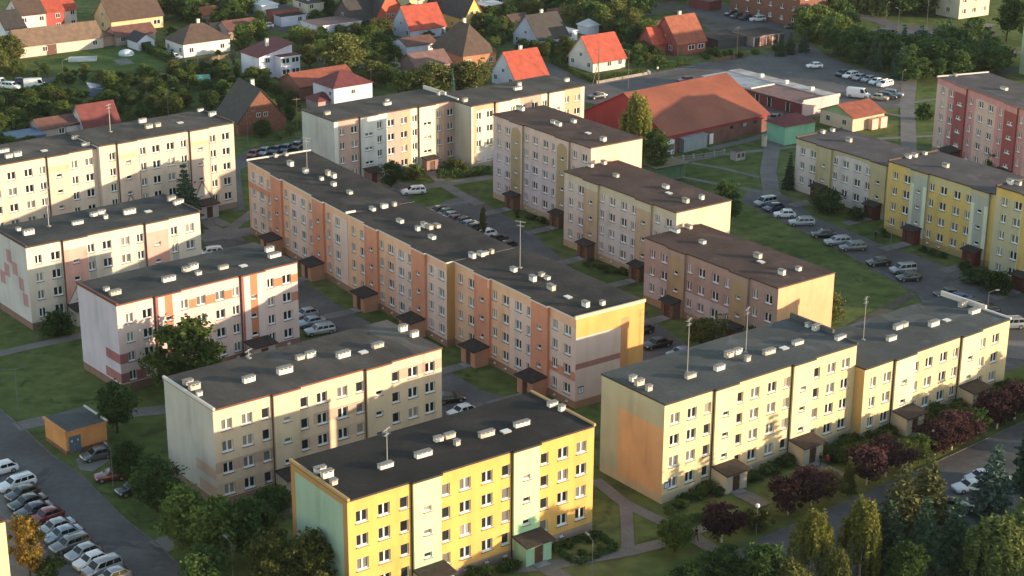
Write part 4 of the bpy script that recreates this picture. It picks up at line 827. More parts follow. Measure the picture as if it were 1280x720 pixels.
for k in (.2, .45, .7): m = MB(); m.box(wW*.8, wW*.8+1, wL*k, wL*k+.8, 3.4, 4.1, CHIM); m.build('chimney', wing)
house('mint green walled kiosk building with wine red hipped roof', (980, 182), 8.2, 5.5, 33, 4.0, 'hip', 1.7, (.27, .56, .36), 'wine', '', '', cat='kiosk', name='kiosk_building', ov=.5)
yk = house('low yellow kiosk building with green gable and red roof', (1065, 165), 9.5, 9.5, 36, 3.0, 'gable_u', 1.9, (.66, .52, .34), 'mix', '', 'mm', cat='kiosk', name='kiosk_building', gable=(.3, .42, .2))
m = MB()
for x in (4.6, 7.3): m.box(x, x+1.9, -1.3, -.01, 0, 2.3, plaster((.72, .5, .38)))
m.build('shopfront', yk)
m = MB(); m.box(0, 5.2, 0, 2.6, 0, .12, CONC); q = g(820, 228)
bs = empty('bin_shelter', q, R(33)); bs.scale = (1.35, 1.35, 1.2); tag(bs, 'green slatted bin shelter with a flat roof on the lawn', 'bin shelter')
GRN = plain('green_painted_slats', (.1, .2, .12), .6)
m.build('floor', bs)
m = MB()
for i in range(18): m.box(.05+i*.29, .22+i*.29, 0, .06, .12, 2.0, GRN)
for i in range(9): m.box(0, .06, .1+i*.29, .27+i*.29, .12, 2.0, GRN); m.box(5.14, 5.2, .1+i*.29, .27+i*.29, .12, 2.0, GRN)
m.box(.0, 5.2, 2.54, 2.6, .12, 2.0, GRN); m.build('slatted_wall', bs)
m = MB(); m.box(-.4, 5.6, -.4, 3.0, 2.25, 2.4, BITT, noise_mat('mossy_roofing', [(.16, .14, .08), (.24, .2, .12)], .6)); m.build('roof', bs)
for px, py, lab in ((922, 199, 'small grey transformer hut with pale corners on the lawn'),):
    hq = empty('transformer_hut', g(px, py), R(36)); tag(hq, lab, 'hut')
    m = MB(); m.box(-1.2, 1.2, -.9, .9, 0, 1.7, plaster((.4, .38, .36))); m.box(-.9, -.2, -.93, -.902, .6, 1.4, DARKMETAL); m.box(.2, .9, -.93, -.902, .6, 1.4, DARKMETAL); m.build('wall', hq); m = MB(); m.box(-1.35, 1.35, -1.05, 1.05, 1.7, 1.9, CONC, BITG); m.build('roof', hq)
m = MB(); m.tube((0, 0, 0), (0, 0, 2.3), .55, .55, 14, plaster((.58, .52, .36))); m.tube((0, 0, 2.3), (0, 0, 2.55), .68, .3, 14, CONC); m.tube((0, 0, 0), (0, 0, .2), .65, None, 14, CONC)
tag(m.build('advertising_column', None, g(955, 183)), 'pale round advertising column beside the lawn path', 'column')
# orange substation at the lower left
ssq = g(84, 569)
ss = empty('substation', ssq, R(40)); tag(ss, 'small orange brick substation with blue grey double door', 'substation')
OR = noise_mat('orange_render', [(.58, .25, .09), (.68, .31, .12)], .5, fine=.1)
m = MB(); m.box(0, 5.6, 0, 5.8, .5, 3.0, OR); m.box(-.02, 5.62, -.02, 5.82, 0, .5, BRICK); m.build('wall', ss)
m = MB(); m.box(-.15, 5.75, -.15, 5.95, 3.0, 3.16, OR, BITT); m.box(5.5, 5.76, -.16, 5.96, 3.161, 3.3, WHC); m.box(-.16, .1, -.16, 5.96, 3.161, 3.28, OR); m.build('roof', ss)
DB = plain('blue_grey_door', (.1, .14, .18), .5)
for i in range(2):
    m = MB(); m.box(.35+i*.82, 1.15+i*.82, -.07, -.021, .15, 2.35, DB); m.box(.65+i*.82, .85+i*.82, -.075, -.07, 1.6, 1.8, WPL); d = m.build('door', ss); m = MB(); m.box(1.02-i*.0+i*.12, 1.07+i*.12, -.11, -.07, 1.1, 1.3, METAL); m.build('handle', d)
# sheds and garden things
house('garden shed with rusty red roof behind the cream block at the left', (52, 177), 9, 6, 38, 2.6, 'gable_u', 1.4, (.4, .34, .3), 'rbrown', 'm', '', cat='shed', name='garden_shed')
house('garden shed with a steep wine red roof', (106, 172), 8, 6, 38, 2.2, 'gable_u', 4.0, (.6, .58, .54), 'wine', '', '', cat='shed', name='garden_shed')
house('pale garden shed with grey lean-to roof beside the wine red one', (84, 172), 5, 4.5, 38, 2.6, 'mono', .4, (.55, .53, .53), 'slate', '', '', cat='shed', name='garden_shed')
house('low shed with blue roof among the garden hedges', (17, 188), 7, 6, 36, 2.2, 'flat', 0, (.08, .12, .18), 'blue', '', '', cat='shed', name='garden_shed', ov=.2)
house('little blue grey shed in the middle of the gardens', (113, 121), 3.2, 4.5, 20, 2.2, 'mono', -.7, (.12, .16, .22), 'grey', '', '', cat='shed', name='garden_shed', ov=.2)
house('small tan roofed shed between the bungalow and the low brown shed', (268, 47), 4.5, 4, 38, 2.2, 'gable_u', 1.2, (.35, .28, .22), 'tan', '', '', cat='shed', name='garden_shed')
house('white and orange cottage gable above the bungalow roof', (262, 22), 6, 6, 36, 2.8, 'gable_v', 2.4, (.66, .5, .4), 'orange', 'm', '', cat='cottage')
house('brown roofed house at the top edge right of the yellow house', (236, 14), 9, 8, 36, 3, 'gable_u', 4, (.5, .42, .34), 'brown', 'm m', 'm', 1)
house('dark roofed house at the top edge above the drive', (292, 8), 9, 8, 36, 3, 'gable_u', 4.2, (.6, .56, .5), 'dark', 'm m', 'm', 1)
house('small red roofed shed left of the large round sunlit tree', (404, 76), 5, 4, 38, 2.2, 'gable_u', 1.2, (.4, .3, .25), 'rbrown', '', '', cat='shed', name='garden_shed')
house('small white summer house behind the cream corner house', (734, 44), 4, 4, 38, 2.3, 'hip', 1.6, (.7, .7, .7), 'white', '', '', cat='summer house', name='summer_house')
house('brown shed among trees left of the open sided shed', (690, 30), 6, 4, 36, 2.3, 'gable_u', 1.4, (.2, .15, .12), 'rbrown', '', '', cat='shed', name='garden_shed')
house('low dark shed behind the blue grey house', (640, 38), 6, 4.5, 38, 2.3, 'gable_u', 1.5, (.25, .2, .16), 'brown', '', '', cat='shed', name='garden_shed')
gq = g(242, 106); gh = empty('greenhouse', gq, R(20)); tag(gh, 'turquoise polythene greenhouse in the gardens', 'greenhouse')
TQ = plain('turquoise_film', (.12, .34, .28), .35)
m = MB(); secs = []
for x in (0, 4): secs.append([(x, 1.5-1.5*math.cos(t), 1.9*math.sin(t)**.7) for t in [math.pi*i/10 for i in range(11)]])
m.loft(secs, TQ); m.build('cover', gh)
m = MB()
for x in (0, 1.33, 2.66, 4):
    P = [(x, 1.5-1.52*math.cos(t), 1.92*math.sin(t)**.7) for t in [math.pi*i/10 for i in range(11)]]
    for a, b in zip(P[:-1], P[1:]): m.tube(a, b, .03, None, 4, METAL)
m.build('frame', gh)
pq = g(86, 78); m = MB(); m.box(0, 6.5, 0, 3.4, 0, .55, plain('blue_pool_cover', (.22, .36, .46), .4), plain('blue_pool_cover', (.22, .36, .46), .4)); m.box(-.12, 0, -.12, 3.52, 0, .62, WHC); m.box(6.5, 6.62, -.12, 3.52, 0, .62, WHC); m.box(0, 6.5, -.12, 0, 0, .62, WHC); m.box(0, 6.5, 3.4, 3.52, 0, .62, WHC)
tag(m.build('garden_pool', None, pq, R(10)), 'rectangular garden pool under a pale blue cover', 'pool')
m = MB(); m.sphere((0, 0, .3), 2.0, plain('pale_tarpaulin', (.55, .62, .68), .5), 12, .6); tag(m.build('covered_pool', None, g(158, 69)), 'round pool under a domed pale tarpaulin on the lawn', 'pool')
LAWN = noise_mat('fresh_lawn', [(.06, .1, .025), (.085, .13, .035), (.11, .15, .045)], .2, 1.0, 8, fine=.2, spec=.1)
ground_poly('lawn', G((44, 78), (75, 66), (118, 61), (152, 55), (214, 82), (190, 88), (120, 90), (60, 88)), LAWN, .02)
structure(ground_poly('patio', G((141, 76), (158, 73), (169, 80), (150, 82)), PAVE, .05))

# ------------------------------------------------------------------ vehicles
TYRE = plain('tyre_rubber', (.015, .015, .016), .85); RIM = plain('alloy_rim', (.35, .35, .36), .4, .7)
CGL = plain('car_glass', (.010, .012, .015), .12, 0, .28); HL = plain('headlamp_glass', (.6, .62, .65), .1); TLM = plain('tail_lamp', (.25, .01, .01), .25); BUMP = plain('grey_plastic', (.035, .035, .037), .6)
PAINT = {}
def paint(n):
    c = {'silver': (.3, .32, .35), 'white': (.72, .73, .74), 'black': (.012, .013, .015), 'dark blue': (.012, .022, .06), 'blue': (.02, .07, .22), 'dark red': (.16, .012, .018), 'grey': (.13, .135, .14), 'dark grey': (.045, .047, .05), 'pale blue': (.24, .3, .37), 'green black': (.018, .025, .022), 'beige': (.42, .36, .28)}[n]
    if n not in PAINT: PAINT[n] = plain('car_paint_'+n.replace(' ', '_'), c, .32, .35 if n in ('silver', 'grey', 'pale blue', 'dark grey') else 0, .5, .8)
    return PAINT[n]
KIND = {  # length, width, height, belt, bonnet height, screen base, roof front, roof rear, rear base (from the front), tail height
    'hatchback': (4.0, 1.72, 1.44, .92, .84, 1.05, 1.8, 3.15, 3.9, .95), 'saloon': (4.55, 1.76, 1.44, .92, .84, 1.2, 1.95, 3.25, 3.95, .95),
    'estate': (4.65, 1.78, 1.48, .94, .86, 1.2, 1.95, 4.2, 4.6, .98), 'suv': (4.5, 1.86, 1.68, 1.06, 1.0, 1.15, 1.8, 4.05, 4.42, 1.08),
    'people carrier': (4.5, 1.8, 1.65, 1.0, .92, .85, 1.65, 4.1, 4.45, 1.0), 'van': (5.3, 2.0, 2.25, 1.2, 1.05, .75, 1.45, 5.2, 5.28, 1.2), 'coupe': (4.4, 1.8, 1.32, .88, .8, 1.3, 2.1, 3.0, 4.0, .92)}
CARM = {}
def car_meshes(kind):
    if kind in CARM: return CARM[kind]
    L, W, H, bz, hz, xs, xf, xr, xb, tz = KIND[kind]
    P0 = paint('silver'); m = MB(); w = W/2
    def sec(x, ww, z0, z1, cr=.9): return [(x, -ww*.9, z0), (x, -ww, z0+.16), (x, -ww, z1-.2), (x, -ww*cr, z1), (x, ww*cr, z1), (x, ww, z1-.2), (x, ww, z0+.16), (x, ww*.9, z0)]
    m.loft([sec(0, w*.72, .3, hz-.22, .9), sec(.07, w*.84, .24, hz-.12, .88), sec(.3, w*.95, .2, hz-.05, .86), sec(.8, w, .2, hz), sec(xs, w, .2, bz-.01), sec((xs+xb)/2, w, .2, bz), sec(xb-.15, w, .2, max(bz, tz)), sec(L-.15, w*.95, .22, tz), sec(L-.02, w*.86, .3, tz-.08)], P0)
    rw, bw = w*.74, w*.9
    pts = lambda x0, x1, ww, z: [(x0, -ww, z), (x1, -ww, z), (x1, ww, z), (x0, ww, z)]
    m.loft([pts(xs, xb, bw, bz-.03), pts(xf-.1, xr+.12, (rw*.93+bw*.07), H-.09), pts(xf, xr, rw, H-.02), pts(xf+.25, xr-.15, rw*.86, H+.02)], P0)
    if kind in ('estate', 'suv'):
        for s in (-1, 1): m.box(xf+.3, xr-.2, s*rw*.9-.025, s*rw*.9+.025, H+.01, H+.07, METAL)
    for s in (-1, 1): m.box(xs+.42, xs+.6, s*(w+.07)-.09, s*(w+.07)+.09, bz+.02, bz+.17, P0)
    m.box(.02, .1, -w*.55, w*.55, .36, .52, BUMP)
    body = m.mesh('body', True)
    bm = bmesh.new(); bm.from_mesh(body); bmesh.ops.recalc_face_normals(bm, faces=bm.faces)
    eg = [e for e in bm.edges if len(e.link_faces) == 2 and e.calc_face_angle(0) > .45]
    bmesh.ops.bevel(bm, geom=eg, offset=.055, segments=2, profile=.6, affect='EDGES', clamp_overlap=True); bm.to_mesh(body); bm.free()
    body.polygons.foreach_set('use_smooth', [True]*len(body.polygons)); body.update()
    gmesh = MB()
    zA, zB = bz+.03, H-.12; f = lambda t, a, b: a+(b-a)*t
    tA = .06/(H-.09-bz+.03); tB = .93
    def ring(t): return f(t, xs, xf-.1), f(t, xb, xr+.12), f(t, bw, rw*.93+bw*.07), f(t, bz-.03, H-.09)
    a = ring(.1); b = ring(.93); e = .012
    gmesh.face([(a[0]-e, -a[2]*.93, a[3]), (b[0]-e, -b[2]*.9, b[3]), (b[0]-e, b[2]*.9, b[3]), (a[0]-e, a[2]*.93, a[3])], CGL)
    if kind != 'van': gmesh.face([(a[1]+e, a[2]*.9, a[3]+.05), (b[1]+e, b[2]*.88, b[3]), (b[1]+e, -b[2]*.88, b[3]), (a[1]+e, -a[2]*.9, a[3]+.05)], CGL)
    nwin = 1 if kind in ('van', 'coupe') else 2 if kind in ('hatchback', 'saloon') else 3
    xa0, xa1 = a[0]+.22, a[1]-.16; xb0, xb1 = b[0]+.12, b[1]-.1
    if kind == 'van': xa1 = xa0+1.0; xb1 = xb0+.75
    for s in (-1, 1):
        for i in range(nwin):
            t0, t1 = i/nwin+.02, (i+1)/nwin-.02
            q = [(f(t0, xa0, xa1), s*(a[2]+e), a[3]), (f(t1, xa0, xa1), s*(a[2]+e), a[3]), (f(t1, xb0, xb1), s*(b[2]+e), b[3]), (f(t0, xb0, xb1), s*(b[2]+e), b[3])]
            gmesh.face(q if s < 0 else q[::-1], CGL)
    glassm = gmesh.mesh('windows')
    wm = MB(); r = .36 if kind in ('suv', 'van') else .32
    wm.tube((0, -.105, 0), (0, .105, 0), r, None, 18, TYRE); wm.tube((0, -.115, 0), (0, -.1, 0), r*.66, None, 14, RIM); wm.tube((0, .1, 0), (0, .115, 0), r*.66, None, 14, RIM)
    wheel = wm.mesh('wheel')
    h = MB(); h.box(-.02, .2, -.2, .2, -.07, .09, HL); hl = h.mesh('headlight')
    t = MB(); t.box(-.12, .02, -.13, .13, -.12, .14, TLM); tl = t.mesh('tail_light')
    CARM[kind] = (body, glassm, wheel, hl, tl, r); return CARM[kind]
def car(kind, col, px, ang, label, lights=True, group=None, dz=.05):
    L, W, H, bz, hz = KIND[kind][:5]; body, gl, wh, hl, tl, r = car_meshes(kind)
    p = g(*px, .4); p.z = dz
    t = R(ang)
    rt = empty('parked_van' if kind == 'van' else 'parked_car', (p.x, p.y, p.z), t); tag(rt, label, 'van' if kind == 'van' else 'car', group)
    b = link('body', body, rt, (-L/2, 0, 0)); b.material_slots[0].link = 'OBJECT'; b.material_slots[0].material = paint(col)
    link('windows', gl, rt, (-L/2, 0, 0))
    for x in (.78, L-.85):
        for s in (-1, 1): link('wheel', wh, rt, (x-L/2, s*(W/2-.09), r))
    if lights:
        for s in (-1, 1): link('headlight', hl, rt, (.12-L/2, s*W*.36, hz-.24)); link('tail_light', tl, rt, (L/2-.02, s*W*.38, .82))
    FOOT.append((p.x, p.y, t, L/2+.3, W/2+.3))
    return rt
PK = 'cars parked along the lower left street'
row = [('hatchback', 'white', (2, 588), 'white hatchback half cut by the left edge'), ('estate', 'white', (21, 606), 'white estate car, first whole car of the lower left row'), ('hatchback', 'dark grey', (28, 619), 'dark grey hatchback next to the white estate car'),
       ('saloon', 'black', (35, 630), 'black saloon next to the dark grey hatchback in the lower left row'), ('saloon', 'dark blue', (43, 640), 'very dark blue saloon between the black and the dark red cars'), ('hatchback', 'dark red', (58, 647), 'dark red hatchback, the only red car in the lower left row'),
       ('saloon', 'silver', (70, 661), 'silver saloon with pale blue tint beside the dark red hatchback'), ('saloon', 'pale blue', (79, 670), 'pale blue grey saloon, second after the dark red hatchback'), ('estate', 'grey', (88, 682), 'dark grey green estate behind the autumn coloured tree'),
       ('hatchback', 'silver', (104, 693), 'silver hatchback between the grey estate and the small white car'), ('hatchback', 'white', (114, 703), 'small white hatchback near the bottom of the lower left row'), ('people carrier', 'silver', (128, 712), 'silver people carrier at the bottom of the lower left row'), ('hatchback', 'silver', (141, 723), 'silver car cut by the bottom edge')]
for k, c, p, l in row: car(k, c, p, 40+random.uniform(-2, 2), l, group=PK)
car('hatchback', 'grey', (121, 570), 33, 'grey hatchback in front of the orange substation')
car('hatchback', 'dark red', (139, 596), 20, 'dark red car half hidden by the dark tree')
car('saloon', 'black', (168, 612), 36, 'black car nosing out from under the dark tree on the grass')
YD = 'cars in the yard of the long orange block'
for k, c, p, a, l in [('hatchback', 'silver', (382, 394), 35, 'silver hatchback, farthest of three beside the pinkish striped block'), ('saloon', 'pale blue', (389, 404), 30, 'pale blue saloon in the middle of three beside the pinkish striped block'), ('estate', 'silver', (400, 414), 25, 'silver estate car, nearest of three beside the pinkish striped block'), ('hatchback', 'black', (563, 499), 200, 'black hatchback right of the cream and tan block'), ('hatchback', 'white', (577, 516), 35, 'white hatchback behind the black roofed yellow block'), ('estate', 'white', (262, 317), 20, 'white car roof just showing beyond the pinkish striped block')]: car(k, c, p, a, l, group=YD)
CT = 'cars in the inner court'
for k, c, p, a, l in [('estate', 'white', (517, 240), 15, 'white estate car alone on the drive by the back apartment block'), ('saloon', 'black', (548, 265), 36, 'black saloon, first of the line in the inner court'), ('hatchback', 'grey', (556, 268), 36, 'grey hatchback, second of the line in the inner court'), ('hatchback', 'silver', (562, 272), 36, 'silver hatchback, third of the line in the inner court'), ('saloon', 'dark red', (568, 276), 36, 'dark red saloon in the line in the inner court'), ('hatchback', 'green black', (577, 279), 36, 'green black hatchback right of the dark red saloon'), ('saloon', 'silver', (584, 283), 36, 'silver saloon in the middle of the inner court line'), ('hatchback', 'dark grey', (590, 287), 36, 'dark grey hatchback left of the white hatchback in the court'), ('hatchback', 'white', (607, 294), 36, 'white hatchback by the thin sapling in the inner court'), ('saloon', 'black', (619, 301), 36, 'black saloon at the right end of the court line'), ('hatchback', 'green black', (632, 309), 36, 'dark green hatchback by the court lawn'), ('hatchback', 'black', (801, 414), 30, 'black hatchback at the gable of the long orange block'), ('saloon', 'black', (821, 431), 28, 'black saloon left of the mauve brown block'), ('hatchback', 'pale blue', (850, 443), 25, 'pale blue hatchback peeping over the slate roof')]: car(k, c, p, a, l, group=CT)
JR = 'cars along the right hand street'
for k, c, p, a, l in [('people carrier', 'silver', (957, 254), 30, 'silver people carrier, farthest car along the right hand street'), ('hatchback', 'dark blue', (967, 261), 30, 'dark blue hatchback next to the silver people carrier'), ('hatchback', 'white', (981, 269), 0, 'white hatchback left of the silver estate on the right hand street'), ('estate', 'silver', (1002, 279), 4, 'silver estate parked at an angle, fourth along the right hand street'), ('saloon', 'black', (1030, 294), 2, 'black saloon, fifth along the right hand street'), ('estate', 'silver', (1047, 303), 10, 'pale estate next to the grey estate on the right hand street'), ('estate', 'grey', (1066, 310), 10, 'grey estate on the right hand street'), ('hatchback', 'black', (1098, 329), 14, 'black hatchback alone on the right hand street'), ('people carrier', 'silver', (1129, 338), 16, 'silver people carrier beside the dark green hatchback'), ('hatchback', 'green black', (1136, 348), 12, 'dark green hatchback in front of the silver people carrier'), ('saloon', 'dark grey', (1185, 368), 14, 'dark grey saloon behind the slate roof parapet'), ('saloon', 'blue', (1197, 374), 14, 'blue saloon behind the slate roof parapet'), ('hatchback', 'dark grey', (1214, 382), 14, 'dark grey hatchback right of the blue saloon'), ('hatchback', 'black', (1233, 390), 14, 'black hatchback at the end of the line beyond the slate roof'), ('suv', 'silver', (1262, 407), 8, 'silver off-roader right of the three storey cream block')]: car(k, c, p, a, l, group=JR)
MK = 'cars in the market car park'
for k, c, p, a, l in [('hatchback', 'white', (1018, 83), 10, 'white hatchback alone on the asphalt of the market car park'), ('hatchback', 'black', (1053, 93), 40, 'black hatchback at the left end of the market car park row'), ('estate', 'white', (1063, 95), 40, 'white estate second in the market car park row'), ('hatchback', 'silver', (1074, 98), 40, 'silver hatchback third in the market car park row'), ('saloon', 'silver', (1086, 100), 40, 'silver saloon fourth in the market car park row'), ('hatchback', 'white', (1095, 103), 40, 'white hatchback fifth in the market car park row'), ('estate', 'white', (1106, 106), 40, 'white estate at the right end of the market car park row'), ('van', 'white', (1073, 120), 155, 'white van with windows beside the low yellow kiosk'), ('hatchback', 'beige', (1100, 123), 155, 'beige car right of the white van'), ('estate', 'dark grey', (1109, 121), 155, 'dark grey estate between the beige and silver cars'), ('estate', 'silver', (1117, 118), 155, 'silver estate at the path by the market car park'), ('saloon', 'green black', (747, 121), 32, 'dark saloon by the corner of the market hall'), ('hatchback', 'black', (968, 149), 60, 'black hatchback between the market hall and the mint green kiosk'), ('hatchback', 'dark red', (857, 101), 32, 'dark car roof showing over the market hall ridge')]: car(k, c, p, a, l, False, MK)
UR = 'cars in the far upper right car park'
for k, c, p, a, l in [('van', 'green black', (1112, 45), 160, 'dark van with a pale roof in the far car park'), ('suv', 'black', (1106, 50), 160, 'black off-roader in front of the dark van'), ('hatchback', 'silver', (1080, 51), 160, 'silver hatchback at the left of the far car park'), ('saloon', 'dark blue', (1154, 42), 160, 'dark blue saloon at the right of the far car park'), ('hatchback', 'grey', (1158, 50), 160, 'grey hatchback by the trees of the far car park')]: car(k, c, p, a, l, False, UR)
BK = 'cars before the red brick block'
for k, c, p, a, l in [('hatchback', 'black', (914, 18), 30, 'black hatchback at the left before the red brick block'), ('saloon', 'dark grey', (922, 21), 30, 'dark grey saloon second before the red brick block'), ('hatchback', 'dark blue', (932, 23), 30, 'dark blue hatchback third before the red brick block'), ('suv', 'white', (947, 25), 20, 'white car before the red brick block'), ('hatchback', 'grey', (989, 34), 20, 'grey hatchback at the corner of the red brick block')]: car(k, c, p, a, l, False, BK)
TLc = 'vehicles by the gardens at the upper left'
for k, c, p, a, l in [('van', 'white', (45, 108), 190, 'long white van beside the garden hedge'), ('hatchback', 'dark blue', (21, 103), 20, 'dark blue car between the white vans'), ('people carrier', 'white', (14, 109), 160, 'white people carrier left of the long white van'), ('van', 'white', (-3, 107), 160, 'white van cut by the left edge'), ('hatchback', 'white', (219, 72), 150, 'white hatchback in front of the white bungalow'), ('hatchback', 'white', (333, 33), 10, 'white hatchback on the drive below the red walled garage'), ('saloon', 'silver', (321, 39), 10, 'silver saloon on the drive behind the modern white house')]: car(k, c, p, a, l, False, TLc)
FR = 'cars along the street behind the long orange block'
for k, c, p, l in [('hatchback', 'dark red', (317, 194), 'dark red hatchback at the left of the line on the street behind'), ('hatchback', 'silver', (330, 191), 'silver hatchback second on the street behind'), ('hatchback', 'dark grey', (344, 189), 'dark grey hatchback third on the street behind'), ('saloon', 'dark blue', (357, 187), 'dark blue saloon fourth on the street behind'), ('hatchback', 'black', (371, 184), 'black hatchback by the grey gable on the street behind')]: car(k, c, p, 75, l, False, FR)
for k, c, p, a, l in [('coupe', 'white', (1212, 609), 20, 'white low car beside the blue green spruce at the lower right'), ('hatchback', 'white', (1226, 598), 20, 'white car partly hidden by the blue green spruce'), ('saloon', 'black', (1193, 634), 160, 'black saloon between the spruces at the lower right'), ('hatchback', 'silver', (1184, 646), 160, 'silver car hidden in the spruces at the lower right')]: car(k, c, p, a, l, group='cars on the lower right street')

# ------------------------------------------------------------------ vegetation
rng = np.random.default_rng(11)
def leaf_mesh(name, cen, size, mat, up=.35, aspect=1.5):
    """many small quads at the given centres"""
    n = len(cen)
    a = rng.normal(size=(n, 3)); a[:, 2] *= .7; a /= np.linalg.norm(a, axis=1)[:, None]
    b = rng.normal(size=(n, 3)); b -= (b*a).sum(1)[:, None]*a; b /= np.linalg.norm(b, axis=1)[:, None]
    s = size*rng.uniform(.45, 1.45, (n, 1))
    a = a*s*aspect*.5; b = b*s*.5
    v = np.stack([cen-a, cen-b*.9+a*.1, cen+a, cen+b*.9+a*.1], 1).reshape(-1, 3)
    me = bpy.data.meshes.new(name); me.vertices.add(4*n); me.vertices.foreach_set('co', v.astype(np.float32).ravel())
    me.loops.add(4*n); me.loops.foreach_set('vertex_index', np.arange(4*n, dtype=np.int32))
    me.polygons.add(n); me.polygons.foreach_set('loop_start', np.arange(0, 4*n, 4, dtype=np.int32)); me.polygons.foreach_set('loop_total', np.full(n, 4, np.int32))
    me.materials.append(mat); me.update(); me.validate(); return me
BARK = noise_mat('bark', [(.06, .045, .032), (.11, .085, .06)], 3, .9, fine=.2); LIME = noise_mat('limewash', [(.6, .6, .57), (.75, .74, .7)], 3, .9); BARKW = noise_mat('birch_bark', [(.3, .29, .27), (.5, .48, .45)], 2, .9)
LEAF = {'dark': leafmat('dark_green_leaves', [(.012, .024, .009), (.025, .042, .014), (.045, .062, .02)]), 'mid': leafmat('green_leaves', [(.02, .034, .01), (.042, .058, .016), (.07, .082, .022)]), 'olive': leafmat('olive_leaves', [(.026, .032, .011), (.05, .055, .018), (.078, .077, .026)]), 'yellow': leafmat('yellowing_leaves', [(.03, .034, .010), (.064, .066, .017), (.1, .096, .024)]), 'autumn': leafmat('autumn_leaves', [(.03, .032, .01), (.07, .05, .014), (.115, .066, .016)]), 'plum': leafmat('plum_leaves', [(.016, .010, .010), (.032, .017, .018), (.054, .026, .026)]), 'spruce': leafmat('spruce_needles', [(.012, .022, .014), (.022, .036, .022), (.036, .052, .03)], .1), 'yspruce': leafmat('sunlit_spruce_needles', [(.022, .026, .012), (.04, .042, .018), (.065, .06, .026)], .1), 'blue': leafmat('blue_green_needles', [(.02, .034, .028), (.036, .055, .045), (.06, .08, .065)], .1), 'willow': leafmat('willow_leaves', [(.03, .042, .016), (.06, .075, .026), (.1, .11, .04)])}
def crown_broad(h, r, zb, n, lsize, ncl, flat=1.0, seed=0):
    """clumps through an uneven ellipsoid: unit tree of height h"""
    rg = np.random.default_rng(seed); cz = (h+zb)/2; rz = (h-zb)/2
    cl = []
    while len(cl) < ncl:
        p = rg.uniform(-1, 1, 3); d = np.linalg.norm(p)
        if d < 1 and d > .25 + .3*rg.random(): cl.append(p)
    cl = np.array(cl); ang = np.arctan2(cl[:, 1], cl[:, 0])
    wob = 1+.22*np.sin(3*ang+seed)+.16*np.sin(5*ang+2*seed)+.12*np.sin(7*cl[:, 2]+seed)
    per = n//ncl; out = []
    for p, w in zip(cl, wob):
        taper = 1.0 - .25*max(p[2], 0)
        c = np.array([p[0]*r*w*taper, p[1]*r*w*taper, cz+p[2]*rz]); s = r*rg.uniform(.10, .34)
        q = rg.normal(size=(per, 3))*.58
        out.append(c+q*s*np.array([1.1, 1.1, .7]))
    return np.concatenate(out)
def crown_cone(h, r, zb, seed=0, tiers=13, dens=1.0):
    rg = np.random.default_rng(seed); out = []
    for t in range(tiers):
        f = t/(tiers-1); z = zb+(h-zb)*f**.9; rr = r*(1-f)**.85*(.85+.3*rg.random())+.06
        nb = max(4, int(12*(1-f)+4)); a0 = rg.random()*6.28
        for k in range(nb):
            a = a0+2*math.pi*k/nb+rg.normal()*.12; ln = rr*rg.uniform(.72, 1.12); m_ = max(8, int(46*ln/r*dens))
            s = rg.random(m_)**.7; x = s*ln
            dz = -.32*x+.12*(x/ max(ln, .01))**2*ln
            wd = .16*r*(1.05-s)
            p = np.stack([np.cos(a)*x, np.sin(a)*x, z+dz], 1)+rg.normal(size=(m_, 3))*np.stack([wd, wd, wd*.45], 1)
            out.append(p)
    return np.concatenate(out)
def crown_hang(h, r, zb, seed=0, n=150):
    rg = np.random.default_rng(seed); out = []
    for k in range(n):
        a = rg.random()*6.28; q = rg.random()**.5; top = zb+(h-zb)*(1-.38*q**2.6)*rg.uniform(.86, 1.0)
        ln = (h-zb)*rg.uniform(.3, .8)*(0.45+.55*q); m_ = 44
        s = rg.random(m_)
        rad = r*q*(1+.08*s)*(1+.16*math.sin(3*a+seed)+.1*math.sin(7*a+2*seed)); top *= 1-.1*rg.random()*q
        out.append(np.stack([np.cos(a)*rad, np.sin(a)*rad, np.maximum(top-s*ln, zb*.6)], 1)+rg.normal(size=(m_, 3))*np.array([.12, .12, .1]))
    return np.concatenate(out)
def trunk(h, r, mat, limbs=6, seed=0, spread=1.5, zb=2, lime=False):
    rg = random.Random(seed); m = MB(); zl = 1.1 if lime else 0
    if lime: m.tube((0, 0, -.1), (0, 0, zl), r*1.15, r, 8, LIME)
    m.tube((0, 0, zl-.1 if not lime else zl), (0, 0, h*.85), r, r*.3, 8, mat)
    for i in range(limbs):
        a = i*2.4+rg.random(); z = zb*.8+(h*.7-zb*.8)*i/max(limbs, 1); l = spread*rg.uniform(.6, .9)
        m.tube((0, 0, z), (math.cos(a)*l, math.sin(a)*l, z+l*.8), r*.45, r*.12, 5, mat)
    return m.mesh('trunk', True)
VEG = {}
